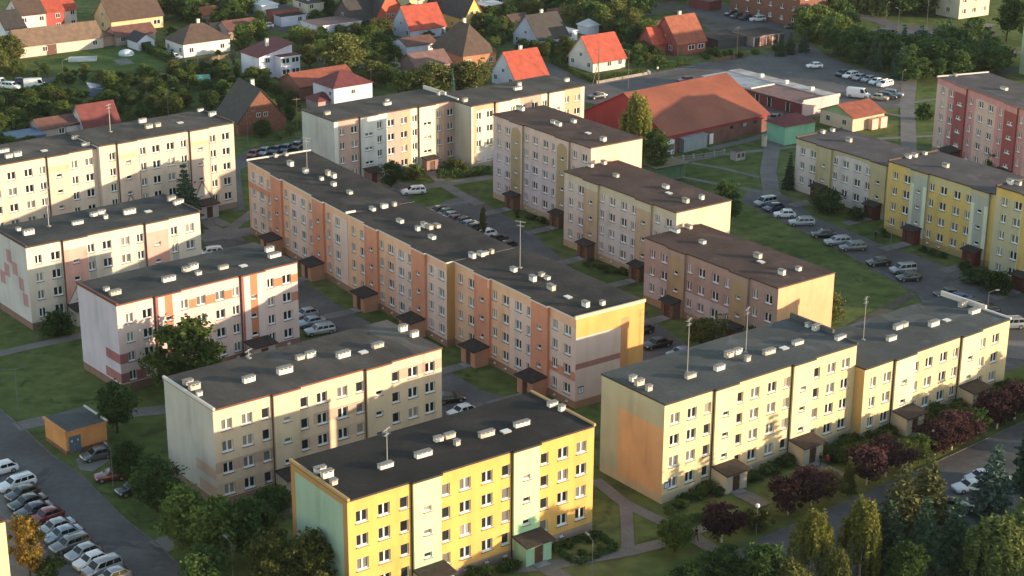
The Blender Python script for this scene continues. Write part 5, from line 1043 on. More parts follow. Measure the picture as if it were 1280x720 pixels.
def variants():
    D = LEAF['dark']
    for i in range(4): VEG['broad%d' % i] = (leaf_mesh('crown', crown_broad(8, 2.9+.2*i, 1.4, 6400, 0, 60+8*i, seed=i+1), .33, D), trunk(8, .18, BARK, 7, i, 1.8), 8)
    for i in range(2): VEG['tall%d' % i] = (leaf_mesh('crown', crown_broad(11, 2.6, 1.8, 7600, 0, 85, seed=i+21), .32, D), trunk(11, .2, BARK, 8, i, 1.6), 11)
    for i in range(3): VEG['cone%d' % i] = (leaf_mesh('crown', crown_cone(9, 2.0+.25*i, .5, i+31), .26, LEAF['spruce'], aspect=1.9), trunk(9, .14, BARK, 0), 9)
    for i in range(2): VEG['hang%d' % i] = (leaf_mesh('crown', crown_hang(11, 3.0, 1.2, i+41, 190), .25, LEAF['willow'], aspect=2.2), trunk(11, .2, BARKW, 7, i, 1.7), 11)
    for i in range(3): VEG['bush%d' % i] = (leaf_mesh('crown', crown_broad(2.2, 1.25, .05, 2600, 0, 36, seed=i+51), .2, D), trunk(1.6, .05, BARK, 3, i, .5, .3), 2.2)
    for i in range(3): VEG['plum%d' % i] = (leaf_mesh('crown', crown_broad(5.2, 2.3, 1.25, 5200, 0, 60, seed=i+61), .24, LEAF['plum']), trunk(5.2, .11, BARK, 7, i, 1.3, 1.3, True), 5.2)
    VEG['col0'] = (leaf_mesh('crown', crown_broad(5, .62, .1, 2600, 0, 40, seed=71), .18, LEAF['spruce']), trunk(5, .07, BARK, 0), 5)
    VEG['ball0'] = (leaf_mesh('crown', crown_broad(2.4, 1.3, .0, 4200, 0, 90, seed=72), .16, D), trunk(1.6, .06, BARK, 2, 0, .4, .3), 2.4)
variants()
def tree(kind, leaf, xy, h, label=None, group=None, w=1.0, name='tree', cat='tree'):
    cr, tr, h0 = VEG[kind]; s = h/h0
    rt = empty(name, (xy[0], xy[1], 0), random.uniform(0, 6.28)); rt.scale = (s*w, s*w, s)
    tag(rt, label, cat, group)
    o = link('crown', cr, rt); o.material_slots[0].link = 'OBJECT'; o.material_slots[0].material = LEAF[leaf]
    if kind[:4] not in ('bush', 'ball'): link('trunk', tr, rt)
    else: link('stems', tr, rt)
    return rt
def B(): return 'broad%d' % random.randrange(4)
def K(): return 'cone%d' % random.randrange(3)
def BU(): return 'bush%d' % random.randrange(3)
def PL(): return 'plum%d' % random.randrange(3)
def T(kind, leaf, px, h, label, w=1.0, name=None, cat=None, group=None):
    n = name or {'c': 'conifer', 'b': 'tree', 'p': 'plum_tree', 'h': 'weeping_tree', 't': 'tree'}[kind[0]]
    if kind[:4] in ('bush', 'ball'): n = name or 'shrub'
    return tree(kind, leaf, g(*px), h, label, group, w, n, cat or ('shrub' if n == 'shrub' else 'tree'))
# single trees one can point at
T('cone1', 'spruce', (234, 284), 11.0, 'dark spruce before the five storey cream block with peach waves', 1.2)
T('broad1', 'mid', (238, 496), 10.5, 'leafy tree with sunlit tips in front of the pinkish striped block', 1.15)
T('broad2', 'dark', (147, 541), 7.2, 'small dark tree by the path beyond the orange substation', .85)
T('ball0', 'dark', (72, 419), 3.6, 'round dark shrub at the corner of the block with pink squares', 1.15)
T('broad0', 'dark', (197, 640), 7.4, 'dark tree left of the cream and tan block', 1.0)
T('broad3', 'dark', (160, 598), 4.6, 'low dark tree over the parked red car', 1.0)
T('broad1', 'mid', (236, 690), 7.6, 'broad green tree below the grey gable of the cream and tan block', 1.0)
T('broad2', 'mid', (272, 705), 8.2, 'broad green tree, middle of the clump left of the yellow block', 1.0)
T('broad3', 'dark', (318, 700), 7.4, 'dark tree nearest the mint green gable of the yellow block', .95)
T('broad0', 'olive', (345, 745), 8.0, 'yellowish tree with sunlit top at the foot of the mint green gable', .8)
T('broad3', 'olive', (392, 752), 7.8, 'yellowish tree at the bottom edge before the mint gable, right of its twin', .8)
T('broad2', 'dark', (255, 745), 6.0, 'dark tree cut by the bottom edge left of the yellow block')
T('ball0', 'dark', (340, 640), 3.2, 'round dark shrub by the porch of the cream and tan block', 1.2)
T('broad1', 'autumn', (38, 722), 7.2, 'autumn orange tree between the left edge and the row of parked cars', .62)
T('bush1', 'dark', (62, 722), 2.6, 'dark shrub under the autumn orange tree', 1.0)
T('hang0', 'yellow', (795, 206), 15, 'tall yellowish weeping birch before the market hall roof', .75)
T('tall1', 'dark', (818, 222), 9.5, 'green tree right of the tall weeping birch', 1.1)
T('tall0', 'dark', (905, 292), 9.5, 'dark tree behind the cream gable of the middle brown roofed block', 1.0)
T('cone0', 'spruce', (986, 236), 7.0, 'dark conifer at the corner of the pale three storey block', .9)
T('ball0', 'dark', (1034, 265), 4.3, 'big round dark shrub at the porch of the pale three storey block', 1.2)
T('ball0', 'dark', (1070, 275), 2.3, 'small rounded shrub on a stem before the pale three storey block', 1.1)
T('broad1', 'olive', (1031, 410), 5.4, 'sunlit olive shrub tree beside the peach gable', 1.1)
T('broad2', 'olive', (884, 441), 5.6, 'yellow green tree before the mauve brown block', 1.1)
T('broad0', 'olive', (945, 428), 4.6, 'yellow green shrub tree by the second porch of the mauve brown block', 1.1)
T('tall0', 'olive', (604, 300), 6.2, 'thin yellowing sapling in the inner court', .35)
T('broad0', 'dark', (489, 234), 5.2, 'dark bushy tree before the white panels of the back block', 1.0)
T('broad1', 'olive', (428, 97), 10.0, 'large round sunlit tree behind the wine red roof', 1.35)
T('broad3', 'olive', (545, 122), 7.8, 'broad olive tree behind the back block, left of the bright red roof', 1.35)
T('broad2', 'olive', (588, 120), 8.5, 'olive tree between the broad olive tree and the bright red roof', 1.2)
T('broad1', 'mid', (506, 125), 6.4, 'green tree behind the chimney of the back block', 1.1)
T('cone0', 'blue', (566, 128), 7.5, 'slim blue grey spruce behind the back block roof', .6)
T('ball0', 'dark', (1206, 338), 1.6, 'little round shrub by the yellow row', 1.1)
T('ball0', 'dark', (1246, 366), 3.4, 'round dark shrub under the olive and yellow block', 1.2)
T('bush0', 'dark', (1222, 352), 2.4, 'dark hedge shrub left of the round shrub under the olive block', 1.8)
T('broad3', 'dark', (1245, 220), 5.4, 'dark small tree at the foot of the dark red and beige block', .8)
T('ball0', 'dark', (1155, 150), 3.6, 'lone shrub on the lawn left of the dark red block', .9)
T('tall0', 'dark', (1258, 52), 12, 'large dark tree at the upper right edge', 1.15)
T('tall1', 'mid', (1284, 55), 12, 'large tree cut by the upper right edge', 1.15)
T('cone1', 'spruce', (1247, 520), 8, 'dark tree right of the cream three storey block', 1.0) if False else None
# plum row with limewashed trunks along the lower right street
plum = [((902, 678), PL(), 'plum', 5.4), ((942, 663), BU(), 'olive', 3.0), ((985, 644), PL(), 'plum', 5.2), ((1014, 633), PL(), 'plum', 5.4), ((1036, 625), 'broad1', 'yellow', 4.2), ((1060, 614), 'cone0', 'olive', 5.0), ((1083, 606), PL(), 'plum', 5.6), ((1107, 596), PL(), 'plum', 5.6), ((1128, 588), 'broad2', 'olive', 4.6), ((1148, 580), 'broad3', 'mid', 4.4), ((1168, 572), PL(), 'plum', 5.4), ((1189, 562), PL(), 'plum', 5.6), ((1203, 555), PL(), 'plum', 5.0), ((1215, 549), 'broad0', 'dark', 5.0), ((1246, 536), PL(), 'plum', 5.6), ((1268, 524), PL(), 'plum', 5.6)]
wh = {'plum': 'dark purple plum tree', 'olive': 'olive young tree', 'yellow': 'yellowing young tree', 'mid': 'green young tree', 'dark': 'dark green young tree'}
for i, (p, k, lf, h) in enumerate(plum):
    ordn = ['first', 'second', 'third', 'fourth', 'fifth', 'sixth', 'seventh', 'eighth', 'ninth', 'tenth', 'eleventh', 'twelfth', 'thirteenth', 'fourteenth', 'fifteenth', 'last'][i]
    T(k, lf, p, h*.9, '%s, %s from the left along the kerb of the lower right street' % (wh[lf], ordn), 1.05, 'plum_tree' if lf == 'plum' else 'shrub' if k[:4] == 'bush' else 'tree', 'shrub' if k[:4] == 'bush' else 'tree', 'trees along the lower right kerb')
# big trees in the lower right corner
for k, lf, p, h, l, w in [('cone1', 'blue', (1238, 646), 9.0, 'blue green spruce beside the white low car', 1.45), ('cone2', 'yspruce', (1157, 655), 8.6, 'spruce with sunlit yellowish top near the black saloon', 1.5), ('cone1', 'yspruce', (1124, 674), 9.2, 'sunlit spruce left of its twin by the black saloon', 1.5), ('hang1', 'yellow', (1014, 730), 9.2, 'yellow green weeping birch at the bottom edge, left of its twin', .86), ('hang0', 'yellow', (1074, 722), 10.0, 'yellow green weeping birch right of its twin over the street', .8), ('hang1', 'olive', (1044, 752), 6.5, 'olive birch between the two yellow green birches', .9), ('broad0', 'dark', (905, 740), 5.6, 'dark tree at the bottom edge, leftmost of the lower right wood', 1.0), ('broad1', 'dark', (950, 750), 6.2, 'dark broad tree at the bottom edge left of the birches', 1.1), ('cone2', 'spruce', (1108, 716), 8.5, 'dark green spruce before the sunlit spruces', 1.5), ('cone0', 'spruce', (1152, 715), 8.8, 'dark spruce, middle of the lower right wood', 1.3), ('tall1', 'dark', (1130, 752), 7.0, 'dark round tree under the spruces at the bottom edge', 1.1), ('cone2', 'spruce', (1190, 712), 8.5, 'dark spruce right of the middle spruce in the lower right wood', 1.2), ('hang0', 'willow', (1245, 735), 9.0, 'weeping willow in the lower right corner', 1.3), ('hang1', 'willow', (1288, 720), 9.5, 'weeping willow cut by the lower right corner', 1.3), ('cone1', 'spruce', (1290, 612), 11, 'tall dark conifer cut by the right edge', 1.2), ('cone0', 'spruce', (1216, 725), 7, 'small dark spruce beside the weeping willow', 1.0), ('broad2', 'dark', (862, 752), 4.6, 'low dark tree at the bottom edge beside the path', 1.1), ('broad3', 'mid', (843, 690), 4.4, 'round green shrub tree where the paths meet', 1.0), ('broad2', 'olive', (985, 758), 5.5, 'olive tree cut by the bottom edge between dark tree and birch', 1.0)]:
    T(k, lf, p, h, l, w)
# shrubs at the walls of the blocks
def shrubline(bx, by, th, x0, x1, n, label, group, hh=(.9, 1.7), lf=('dark', 'mid', 'dark', 'olive'), off=(1.0, 2.6), skip=()):
    t = R(th)
    for i in range(n):
        lx = x0+(x1-x0)*(i+random.random()*.7)/n
        if any(a < lx < b for a, b in skip): continue
        ly = -random.uniform(*off)
        tree(BU(), random.choice(lf), (bx+math.cos(t)*lx-math.sin(t)*ly, by+math.sin(t)*lx+math.cos(t)*ly), random.uniform(*hh), label, group, random.uniform(.9, 1.3), 'shrub', 'shrub')
SW = ((7.2, 12), (20.4, 25.2)); SN = ((5.2, 10), (18.8, 23.6))
shrubline(17.8, 189.7, 37.2, 1, 32, 26, 'low leafy shrub along the wall of the block numbered 3', 'shrubs along the wall of the block numbered 3', (.9, 1.8), off=(.9, 2.2), skip=SW)
shrubline(44.6, 208, 38.6, 1, 29, 20, 'low leafy shrub along the wall of the three storey cream block', 'shrubs along the three storey cream block', (1.0, 2.2), off=(.9, 2.4), skip=SN)
shrubline(44.6, 208, 38.6, 10, 28, 14, 'dark shrub in the bed before the three storey cream block', 'dark bed before the three storey cream block', (1.6, 2.8), off=(3.5, 6.5), lf=('dark', 'plum', 'dark'))
shrubline(17.8, 189.7, 37.2, 25, 32, 9, 'shrub in the bed at the right end of the block numbered 3', 'shrub bed right of the second porch of the block numbered 3', (1.2, 2.4), off=(2.5, 5.5))
shrubline(-16.7, 163.7, 36.5, 12, 20.5, 9, 'low shrub along the wall of the yellow block', 'shrubs along the yellow block', (.8, 1.4), off=(.9, 2.4))
shrubline(-33.2, 320.8, 38.4, 13, 28, 16, 'shrub in the bed before the back block', 'shrub bed before the back block', (1.0, 2.4), off=(1.5, 4.5), skip=((17.5, 24),))
shrubline(8.7, 287.6, -54, 10, 19, 9, 'small shrub before the pale green grey block', 'shrubs before the pale green grey block', (.5, 1.1), off=(1, 4))
shrubline(-3.6, 315.3, -53.9, 10, 19, 8, 'small shrub before the lavender grey block', 'shrubs before the lavender grey block', (.5, 1.1), off=(1, 4))
shrubline(64.9, 296.6, -55.8, 0, 24, 9, 'small shrub before the yellow row on the right', 'shrubs before the yellow row', (.6, 1.3), off=(1, 4), skip=SN)
# hedges
def hedge(label, pts, h, w, leaf='dark', closed=False):
    P = [g(*p) for p in pts]; c0 = P[0]; cen = []
    if closed: P.append(P[0])
    mb = MB()
    for a, b in zip(P[:-1], P[1:]):
        d = b-a; ln = d.length; d.normalize(); nn = Vector((-d.y, d.x, 0)); n = int(ln*w*h*90+ln*90)
        u = rng.random((n, 3)); f = rng.random(n)
        y = (u[:, 1]-.5)*w; z = u[:, 2]*h
        z = np.where(f < .4, h*(.93+.12*u[:, 2]), z); y = np.where(f > .7, np.sign(y)*w*.5, y)
        jit = rng.normal(size=(n, 3))*.07; wv = .08*np.sin(u[:, 0]*ln*2.1)
        cen.append(np.stack([a.x-c0.x+d.x*u[:, 0]*ln+nn.x*y, a.y-c0.y+d.y*u[:, 0]*ln+nn.y*y, z*(1+wv)], 1)+jit)
    o = link('hedge', leaf_mesh('hedge', np.concatenate(cen), .2, LEAF[leaf]), None, c0); return tag(o, label, 'hedge')
hedge('clipped square hedge around the flower bed by the yellow block', [(690, 687), (746, 669), (770, 687), (722, 706)], .55, .6, closed=True)
for i, p in enumerate([(712, 685), (738, 678), (728, 694), (750, 688)]): T(BU(), ['mid', 'dark', 'dark', 'olive'][i], p, .8, 'small shrub inside the square hedge by the yellow block', 1.1, group='shrubs inside the square hedge')
hedge('long tall hedge beside the white vans at the upper left', [(-10, 134), (30, 127), (74, 117)], 2.6, 2.2)
hedge('hedge running diagonally between the lawn and the white garage', [(155, 52), (185, 65), (215, 79)], 1.8, 1.6)
hedge('low hedge in front of the peach panelled section', [(546, 222), (580, 220), (613, 216)], 1.3, 2.2)
hedge('hedge at the lawn edge before the red brick house', [(822, 88), (838, 85), (858, 80)], 1.2, 1.6)
hedge('dark hedge behind the low white garage wing', [(455, 82), (480, 80), (502, 78)], 2.2, 2.0)
hedge('hedge along the street by the cream corner house', [(690, 78), (716, 92), (742, 103), (770, 98), (806, 92)], 1.0, 1.0, 'mid')
hedge('low hedge at the end of the path before the block numbered 3', [(832, 640), (858, 655), (884, 648)], .7, .9)
# scattered garden and woodland trees
def inside(foot, x, y):
    for cx, cy, t, a, b in foot:
        dx, dy = x-cx, y-cy; u = dx*math.cos(t)+dy*math.sin(t); v = -dx*math.sin(t)+dy*math.cos(t)
        if abs(u) < a and abs(v) < b: return True
    return False
def inpoly(x, y, P):
    c = False; j = len(P)-1
    for i in range(len(P)):
        if (P[i][1] > y) != (P[j][1] > y) and x < (P[j][0]-P[i][0])*(y-P[i][1])/(P[j][1]-P[i][1])+P[i][0]: c = not c
        j = i
    return c
PLACED = []
NOGO = []
WOOD = {}
def add_wood(kd, lf, x, y, h, wd, rg):
    cr, tr, h0 = VEG[kd]; n = len(cr.vertices); v = np.empty(n*3, np.float32); cr.vertices.foreach_get('co', v); v = v.reshape(-1, 4, 3)
    v = v[::2]; c = v.mean(1, keepdims=True); v = c+(v-c)*1.35
    a = rg.uniform(0, 6.28); s = h/h0; M = np.array([[math.cos(a)*s*wd, -math.sin(a)*s*wd, 0], [math.sin(a)*s*wd, math.cos(a)*s*wd, 0], [0, 0, s]])
    WOOD.setdefault(lf, []).append((v@M.T+np.array([x, y, 0])).astype(np.float32))
def build_wood():
    allv = []; mi = []
    me = bpy.data.meshes.new('woodland')
    for i, (lf, vs_) in enumerate(WOOD.items()):
        q = np.concatenate(vs_); allv.append(q); mi.append(np.full(len(q), i, np.int32)); me.materials.append(LEAF[lf])
    q = np.concatenate(allv); n = len(q); me.vertices.add(4*n); me.vertices.foreach_set('co', q.ravel()); me.loops.add(4*n); me.loops.foreach_set('vertex_index', np.arange(4*n, dtype=np.int32))
    me.polygons.add(n); me.polygons.foreach_set('loop_start', np.arange(0, 4*n, 4, dtype=np.int32)); me.polygons.foreach_set('loop_total', np.full(n, 4, np.int32)); me.polygons.foreach_set('material_index', np.concatenate(mi)); me.update(); me.validate()
    o = link('woodland', me); o['kind'] = 'stuff'; tag(o, 'far dark woodland and groves along the top of the view', 'woodland')
def scatter(poly, n, mix, hr, label, group, mind=3.0, seed=1, w=(.9, 1.25), avoid=(), stuff=False):
    rg = random.Random(seed); xs = [p[0] for p in poly]; ys = [p[1] for p in poly]; k = 0; tries = 0
    P3 = [(q.x, q.y) for q in (g(*p) for p in poly)]
    AV = [[(q.x, q.y) for q in (g(*p) for p in a)] for a in avoid]
    x0, x1 = min(p[0] for p in P3), max(p[0] for p in P3); y0, y1 = min(p[1] for p in P3), max(p[1] for p in P3)
    while k < n and tries < n*60:
        tries += 1; x, y = rg.uniform(x0, x1), rg.uniform(y0, y1)
        if not inpoly(x, y, P3) or inside(FOOT, x, y) or any(inpoly(x, y, a) for a in AV): continue
        if any((x-a)**2+(y-b)**2 < mind*mind for a, b in PLACED[-160:]): continue
        PLACED.append((x, y)); k += 1
        kd, lf = rg.choice(mix); kd = kd if kd[-1].isdigit() else kd+str(rg.randrange({'broad': 4, 'tall': 2, 'cone': 3, 'hang': 2, 'bush': 3, 'col': 1}[kd]))
        h = rg.uniform(*hr)*(.55 if kd[:4] == 'bush' else 1)
        if stuff: add_wood(kd, lf, x, y, h, rg.uniform(*w), rg); continue
        nm = 'shrub' if kd[:4] == 'bush' else 'conifer' if kd[:4] == 'cone' or kd[:3] == 'col' else 'tree'
        tree(kd, lf, (x, y), h, label[nm], group, rg.uniform(*w), nm, 'shrub' if nm == 'shrub' else 'tree')
def LB(where): return {'tree': 'leafy garden tree '+where, 'shrub': 'bushy green shrub '+where, 'conifer': 'dark evergreen '+where}
gmix = [('broad', 'dark'), ('broad', 'mid'), ('broad', 'dark'), ('bush', 'mid'), ('broad', 'olive'), ('bush', 'dark'), ('broad', 'mid'), ('tall', 'dark')]
lawn1 = [(70, 62), (160, 55), (225, 84), (150, 93), (60, 88)]
scatter([(-10, 140), (75, 120), (140, 104), (225, 96), (240, 84), (300, 92), (330, 104), (372, 122), (385, 165), (340, 178), (300, 176), (292, 138), (215, 145), (150, 156), (0, 172)], 165, gmix, (2.0, 4.6), LB('in the allotment gardens at the left'), 'allotment garden trees', 2.3, 3)
scatter([(0, 84), (60, 90), (150, 99), (215, 94), (215, 104), (90, 110), (60, 100), (0, 100)], 24, gmix+[('broad', 'olive')], (1.6, 3.6), LB('between the lawn and the white vans'), 'trees between lawn and vans', 2.6, 4)
scatter([(-12, 70), (22, 74), (24, 92), (-12, 100)], 6, [('broad', 'olive'), ('broad', 'mid')], (5, 7), LB('at the far left edge above the vans'), 'trees at the far left edge', 3, 5)
scatter([(0, 165), (45, 170), (48, 200), (0, 200)], 16, [('broad', 'mid'), ('cone', 'spruce'), ('bush', 'mid')], (2.2, 4), LB('around the blue roofed garden shed'), 'plants around the blue roofed shed', 2, 6)
scatter([(200, 20), (300, 5), (330, 10), (326, 60), (300, 64), (285, 40), (205, 30)], 34, gmix, (3, 7), LB('between the bungalow and the red walled garage'), 'trees behind the bungalow', 3, 7)
scatter([(372, 60), (420, 45), (470, 44), (505, 60), (505, 80), (460, 92), (400, 92), (374, 84)], 32, gmix, (3, 6.5), LB('behind the modern white house'), 'trees behind the modern white house', 2.8, 8)
scatter([(400, 10), (450, 30), (460, 55), (420, 48), (390, 30)], 12, gmix, (3, 6), LB('left of the orange red gable'), 'trees left of the orange red gable', 3, 9)
scatter([(470, 82), (515, 100), (620, 112), (640, 124), (560, 130), (490, 135), (465, 115)], 22, [('broad', 'olive'), ('broad', 'mid'), ('bush', 'dark'), ('col', 'spruce')], (2.5, 6), LB('behind the roof of the back block'), 'trees behind the back block', 2.8, 10)
scatter([(500, 28), (580, 30), (640, 15), (655, 45), (620, 60), (605, 78), (618, 60), (560, 35)], 26, gmix, (2.6, 5.5), LB('around the golden yellow house'), 'trees around the golden yellow house', 3, 11, stuff=True)
scatter([(640, 0), (790, 8), (800, 32), (812, 55), (770, 45), (720, 40), (700, 20), (650, 20)], 60, gmix+[('broad', 'olive'), ('tall', 'olive')], (4, 7.5), LB('in the grove behind the blue grey house'), 'grove behind the blue grey house', 3.2, 12, stuff=True)
scatter([(650, 66), (700, 62), (720, 70), (712, 84), (690, 74), (655, 76)], 14, gmix, (2.0, 4.5), LB('between the blue grey house and the cream corner house'), 'trees by the blue grey house', 2.6, 13)
scatter([(772, 55), (826, 55), (836, 70), (828, 84), (800, 88), (778, 78)], 20, gmix, (2.5, 5), LB('between the cream corner house and the red brick house'), 'trees left of the red brick house', 2.6, 14)
scatter([(790, 0), (830, -8), (1040, -12), (1040, 4), (900, -2), (850, 2), (800, 6)], 22, [('broad', 'dark'), ('tall', 'dark')], (6, 9), LB('along the top edge above the red brick house'), 'trees along the top edge', 4, 15, stuff=True)
scatter([(880, 62), (925, 68), (985, 60), (990, 64), (900, 76), (870, 76)], 12, [('bush', 'mid'), ('bush', 'dark')], (2, 3), LB('along the garage court fence'), 'shrubs along the garage court', 2, 16)
for i, p in enumerate([(975, 70), (988, 68), (1004, 65)]): T('cone%d' % i, 'spruce', p, 5.5, 'dark young spruce beside the garage court, %s of three' % ['left', 'middle', 'right'][i], 1.25)
scatter([(1028, 62), (1062, 66), (1110, 74), (1160, 70), (1190, 60), (1225, 62), (1262, 92), (1200, 100), (1135, 104), (1118, 96), (1062, 78), (1035, 70)], 62, [('broad', 'dark'), ('cone', 'spruce'), ('tall', 'dark'), ('cone', 'spruce'), ('broad', 'dark')], (5.5, 9), {'tree': 'dark leafy tree in the belt beyond the market car park', 'conifer': 'dark conifer in the belt beyond the market car park', 'shrub': ''}, 'tree belt beyond the market car park', 2.9, 17, stuff=True)
scatter([(190, 20), (330, 0), (470, 2), (640, 0), (720, 60), (640, 90), (480, 90), (400, 60), (250, 95), (200, 80)], 90, [('bush', 'mid'), ('bush', 'dark'), ('bush', 'olive'), ('bush', 'mid'), ('col', 'spruce')], (2.2, 4.2), {'shrub': 'garden shrub among the small houses', 'conifer': 'narrow evergreen among the small houses', 'tree': ''}, 'shrubs among the small houses', 2.6, 23)
scatter([(1008, 40), (1040, 28), (1062, 34), (1056, 50), (1030, 58), (1000, 50)], 20, [('broad', 'dark'), ('broad', 'mid')], (4, 8), LB('right of the red brick block'), 'trees right of the red brick block', 3.2, 18, stuff=True)
scatter([(1040, -10), (1175, -12), (1180, 14), (1110, 26), (1045, 12)], 34, [('broad', 'dark'), ('hang', 'willow'), ('tall', 'dark')], (8, 12), LB('in the dark wood at the top right'), 'dark wood at the top right', 4.2, 19, stuff=True)
scatter([(1190, 60), (1225, 52), (1262, 70), (1262, 84), (1230, 76)], 10, [('bush', 'dark'), ('broad', 'dark')], (3, 5), LB('before the light green tower'), 'trees before the light green tower', 3, 20)
for i in range(12):  # unseen row of trees, added to cast shade over the lower right street
    tree('tall%d' % (i % 2) if i % 3 else 'cone1', 'dark', (74+random.uniform(0, 22), 150+i*7+random.uniform(-3, 3)), random.uniform(6, 9), 'unseen tree added beyond the right edge to shade the street', 'unseen shading trees beyond the right edge', 1.0)
build_wood()

# ------------------------------------------------------------------ lamps, poles, people, fences
LPOST = plain('weathered_lamp_post', (.16, .16, .155), .7)
def lamp(px, h, label, kind='arm', ang=0):
    p = g(*px); rt = empty('street_lamp', p, ang); tag(rt, label, 'street lamp')
    m = MB(); m.tube((0, 0, 0), (0, 0, h), .06, .035, 8, LPOST); m.tube((0, 0, 0), (0, 0, .9), .09, .08, 8, LPOST); m.build('post', rt)
    if kind == 'arm' or kind == 'double':
        for s in ((1,) if kind == 'arm' else (1, -1)):
            m = MB(); m.tube((0, 0, h-.05), (s*1.1, 0, h+.2), .03, None, 6, LPOST); m.build('arm', rt)
            m = MB(); m.box(s*1.35-.35, s*1.35+.35, -.13, .13, h+.14, h+.26, DARKMETAL if kind == 'double' else LPOST); m.box(s*1.35-.28, s*1.35+.28, -.09, .09, h+.11, h+.14, WHITE); m.build('lamp_head', rt)
    else:
        m = MB(); m.sphere((0, 0, h+.24), .27, plain('opal_globe', (.8, .8, .78), .25), 12); m.build('globe', rt)
lamp((23, 514), 6.0, 'double armed street lamp on the lawn at the left', 'double', .5)
lamp((142, 612), 5.4, 'thin lamp post by the dark red car', 'arm', 2.2)
lamp((292, 735), 5.4, 'thin lamp post before the green clump at the bottom', 'arm', 2.2)
lamp((1164, 574), 3.6, 'globe lamp among the plum trees along the lower right kerb', 'globe')
lamp((945, 668), 3.4, 'globe lamp under the dark plum tree at the first porch', 'globe')
lamp((785, 112), 9, 'tall street lamp at the corner by the market hall', 'arm', 2.4)
lamp((1126, 122), 6, 'lamp post at the end of the market car park', 'arm', 1)
lamp((1106, 42), 8, 'street lamp at the left of the far car park', 'arm', 1)
lamp((1122, 42), 6.5, 'shorter street lamp right of the tall one in the far car park', 'arm', 2)
lamp((1158, 36), 9, 'tall lamp post by the dark blue saloon', 'arm', 0)
lamp((80, 108), 6, 'lamp post at the garden lane', 'arm', 1)
lamp((211, 152), 7, 'lamp post behind the roof of the cream five storey block', 'arm', .3)
lamp((310, 182), 7, 'lamp post by the street behind', 'arm', .3)
lamp((1232, 408), 5.5, 'lamp post on the lawn side beyond the slate roof', 'arm', .3)
lamp((1113, 312), 4.5, 'lamp post on the right hand street before the yellow block', 'arm', 2)
lamp((740, 721), 4.4, 'thin lamp post beside the path before the yellow block', 'arm', 2)
def pole(px, h, label, brace=False):
    p = g(*px); rt = empty('utility_pole', p, .4); tag(rt, label, 'pole')
    wd = noise_mat('weathered_wood', [(.16, .12, .085), (.24, .18, .13)], 3, .9)
    m = MB(); m.tube((0, 0, 0), (0, 0, h), .14, .1, 8, wd); m.build('post', rt)
    if brace: m = MB(); m.tube((-1.6, 0, 0), (0, 0, h*.7), .11, .09, 8, wd); m.build('brace', rt)
    m = MB(); m.box(-.8, .8, -.05, .05, h-.4, h-.28, wd); m.build('crossarm', rt)
pole((748, 106), 8.5, 'braced wooden pole before the cream corner house', True)
pole((921, 73), 8, 'leaning dark wooden pole beside the garages')
pole((372, 166), 7.5, 'wooden pole beside the grey gable of the back block')
pole((464, 112), 5, 'white post behind the wine red roof')
# low walls and fences
def fence(label, pts, h, mat, post=None, step=2.2, cat='fence', solid=True):
    P = [g(*p) for p in pts]; rt = empty('fence' if cat == 'fence' else 'garden_wall', P[0]); tag(rt, label, cat)
    m = MB()
    for a, b in zip(P[:-1], P[1:]):
        a2, b2 = a-P[0], b-P[0]; d = (b2-a2); ln = d.length; d.normalize(); n = Vector((-d.y, d.x, 0))*(.09 if solid else .02)
        if solid: m.prism([(v.x, v.y) for v in (a2-n, b2-n, b2+n, a2+n)], 0, h, mat)
        else:
            for zz in (h*.3, h*.85): m.prism([(v.x, v.y) for v in (a2-n, b2-n, b2+n, a2+n)], zz, zz+.07, mat)
            for i in range(int(ln/.28)):
                q = a2+d*(i*.28+.1); m.box(q.x-.04, q.x+.04, q.y-.02, q.y+.02, .1, h, mat)
    m.build('panel', rt)
    for a, b in zip(P[:-1], P[1:]):
        a2, b2 = a-P[0], b-P[0]; n = max(1, int((b2-a2).length/step))
        for i in range(n+1):
            q = a2+(b2-a2)*(i/n); pm = MB(); pm.box(-.16, .16, -.16, .16, 0, h+.15, post or mat); pm.build('post', rt, q, R(38))
    return rt
STN = noise_mat('stone_wall', [(.22, .2, .18), (.34, .31, .28)], 1.2, .9, fine=.2)
fence('low pale street wall before the cream corner house', [(746, 105), (778, 99), (812, 93)], .7, STN, step=6, cat='wall')
fence('garden fence with stone posts beside the bungalow', [(232, 80), (262, 76), (296, 70)], .9, plain('brown_fence_boards', (.14, .09, .06), .8), STN)
fence('fence with brick pillars before the red brick house', [(893, 78), (914, 74), (934, 70)], .9, plain('brown_fence_boards', (.14, .09, .06), .8), BRICK)
fence('pale gate wall at the corner of the white wine red roofed house', [(449, 85), (478, 84), (500, 84)], 1.3, plaster((.5, .48, .46)), cat='wall', step=5)
fence('wire fence on posts along the metal lean-to', [(840, 202), (880, 197), (905, 193)], .9, METAL, METAL, cat='fence', solid=False)
fence('tall board fence of the allotments behind the left block', [(-5, 160), (14, 156), (35, 152)], 1.5, plain('grey_fence_boards', (.16, .15, .14), .8))
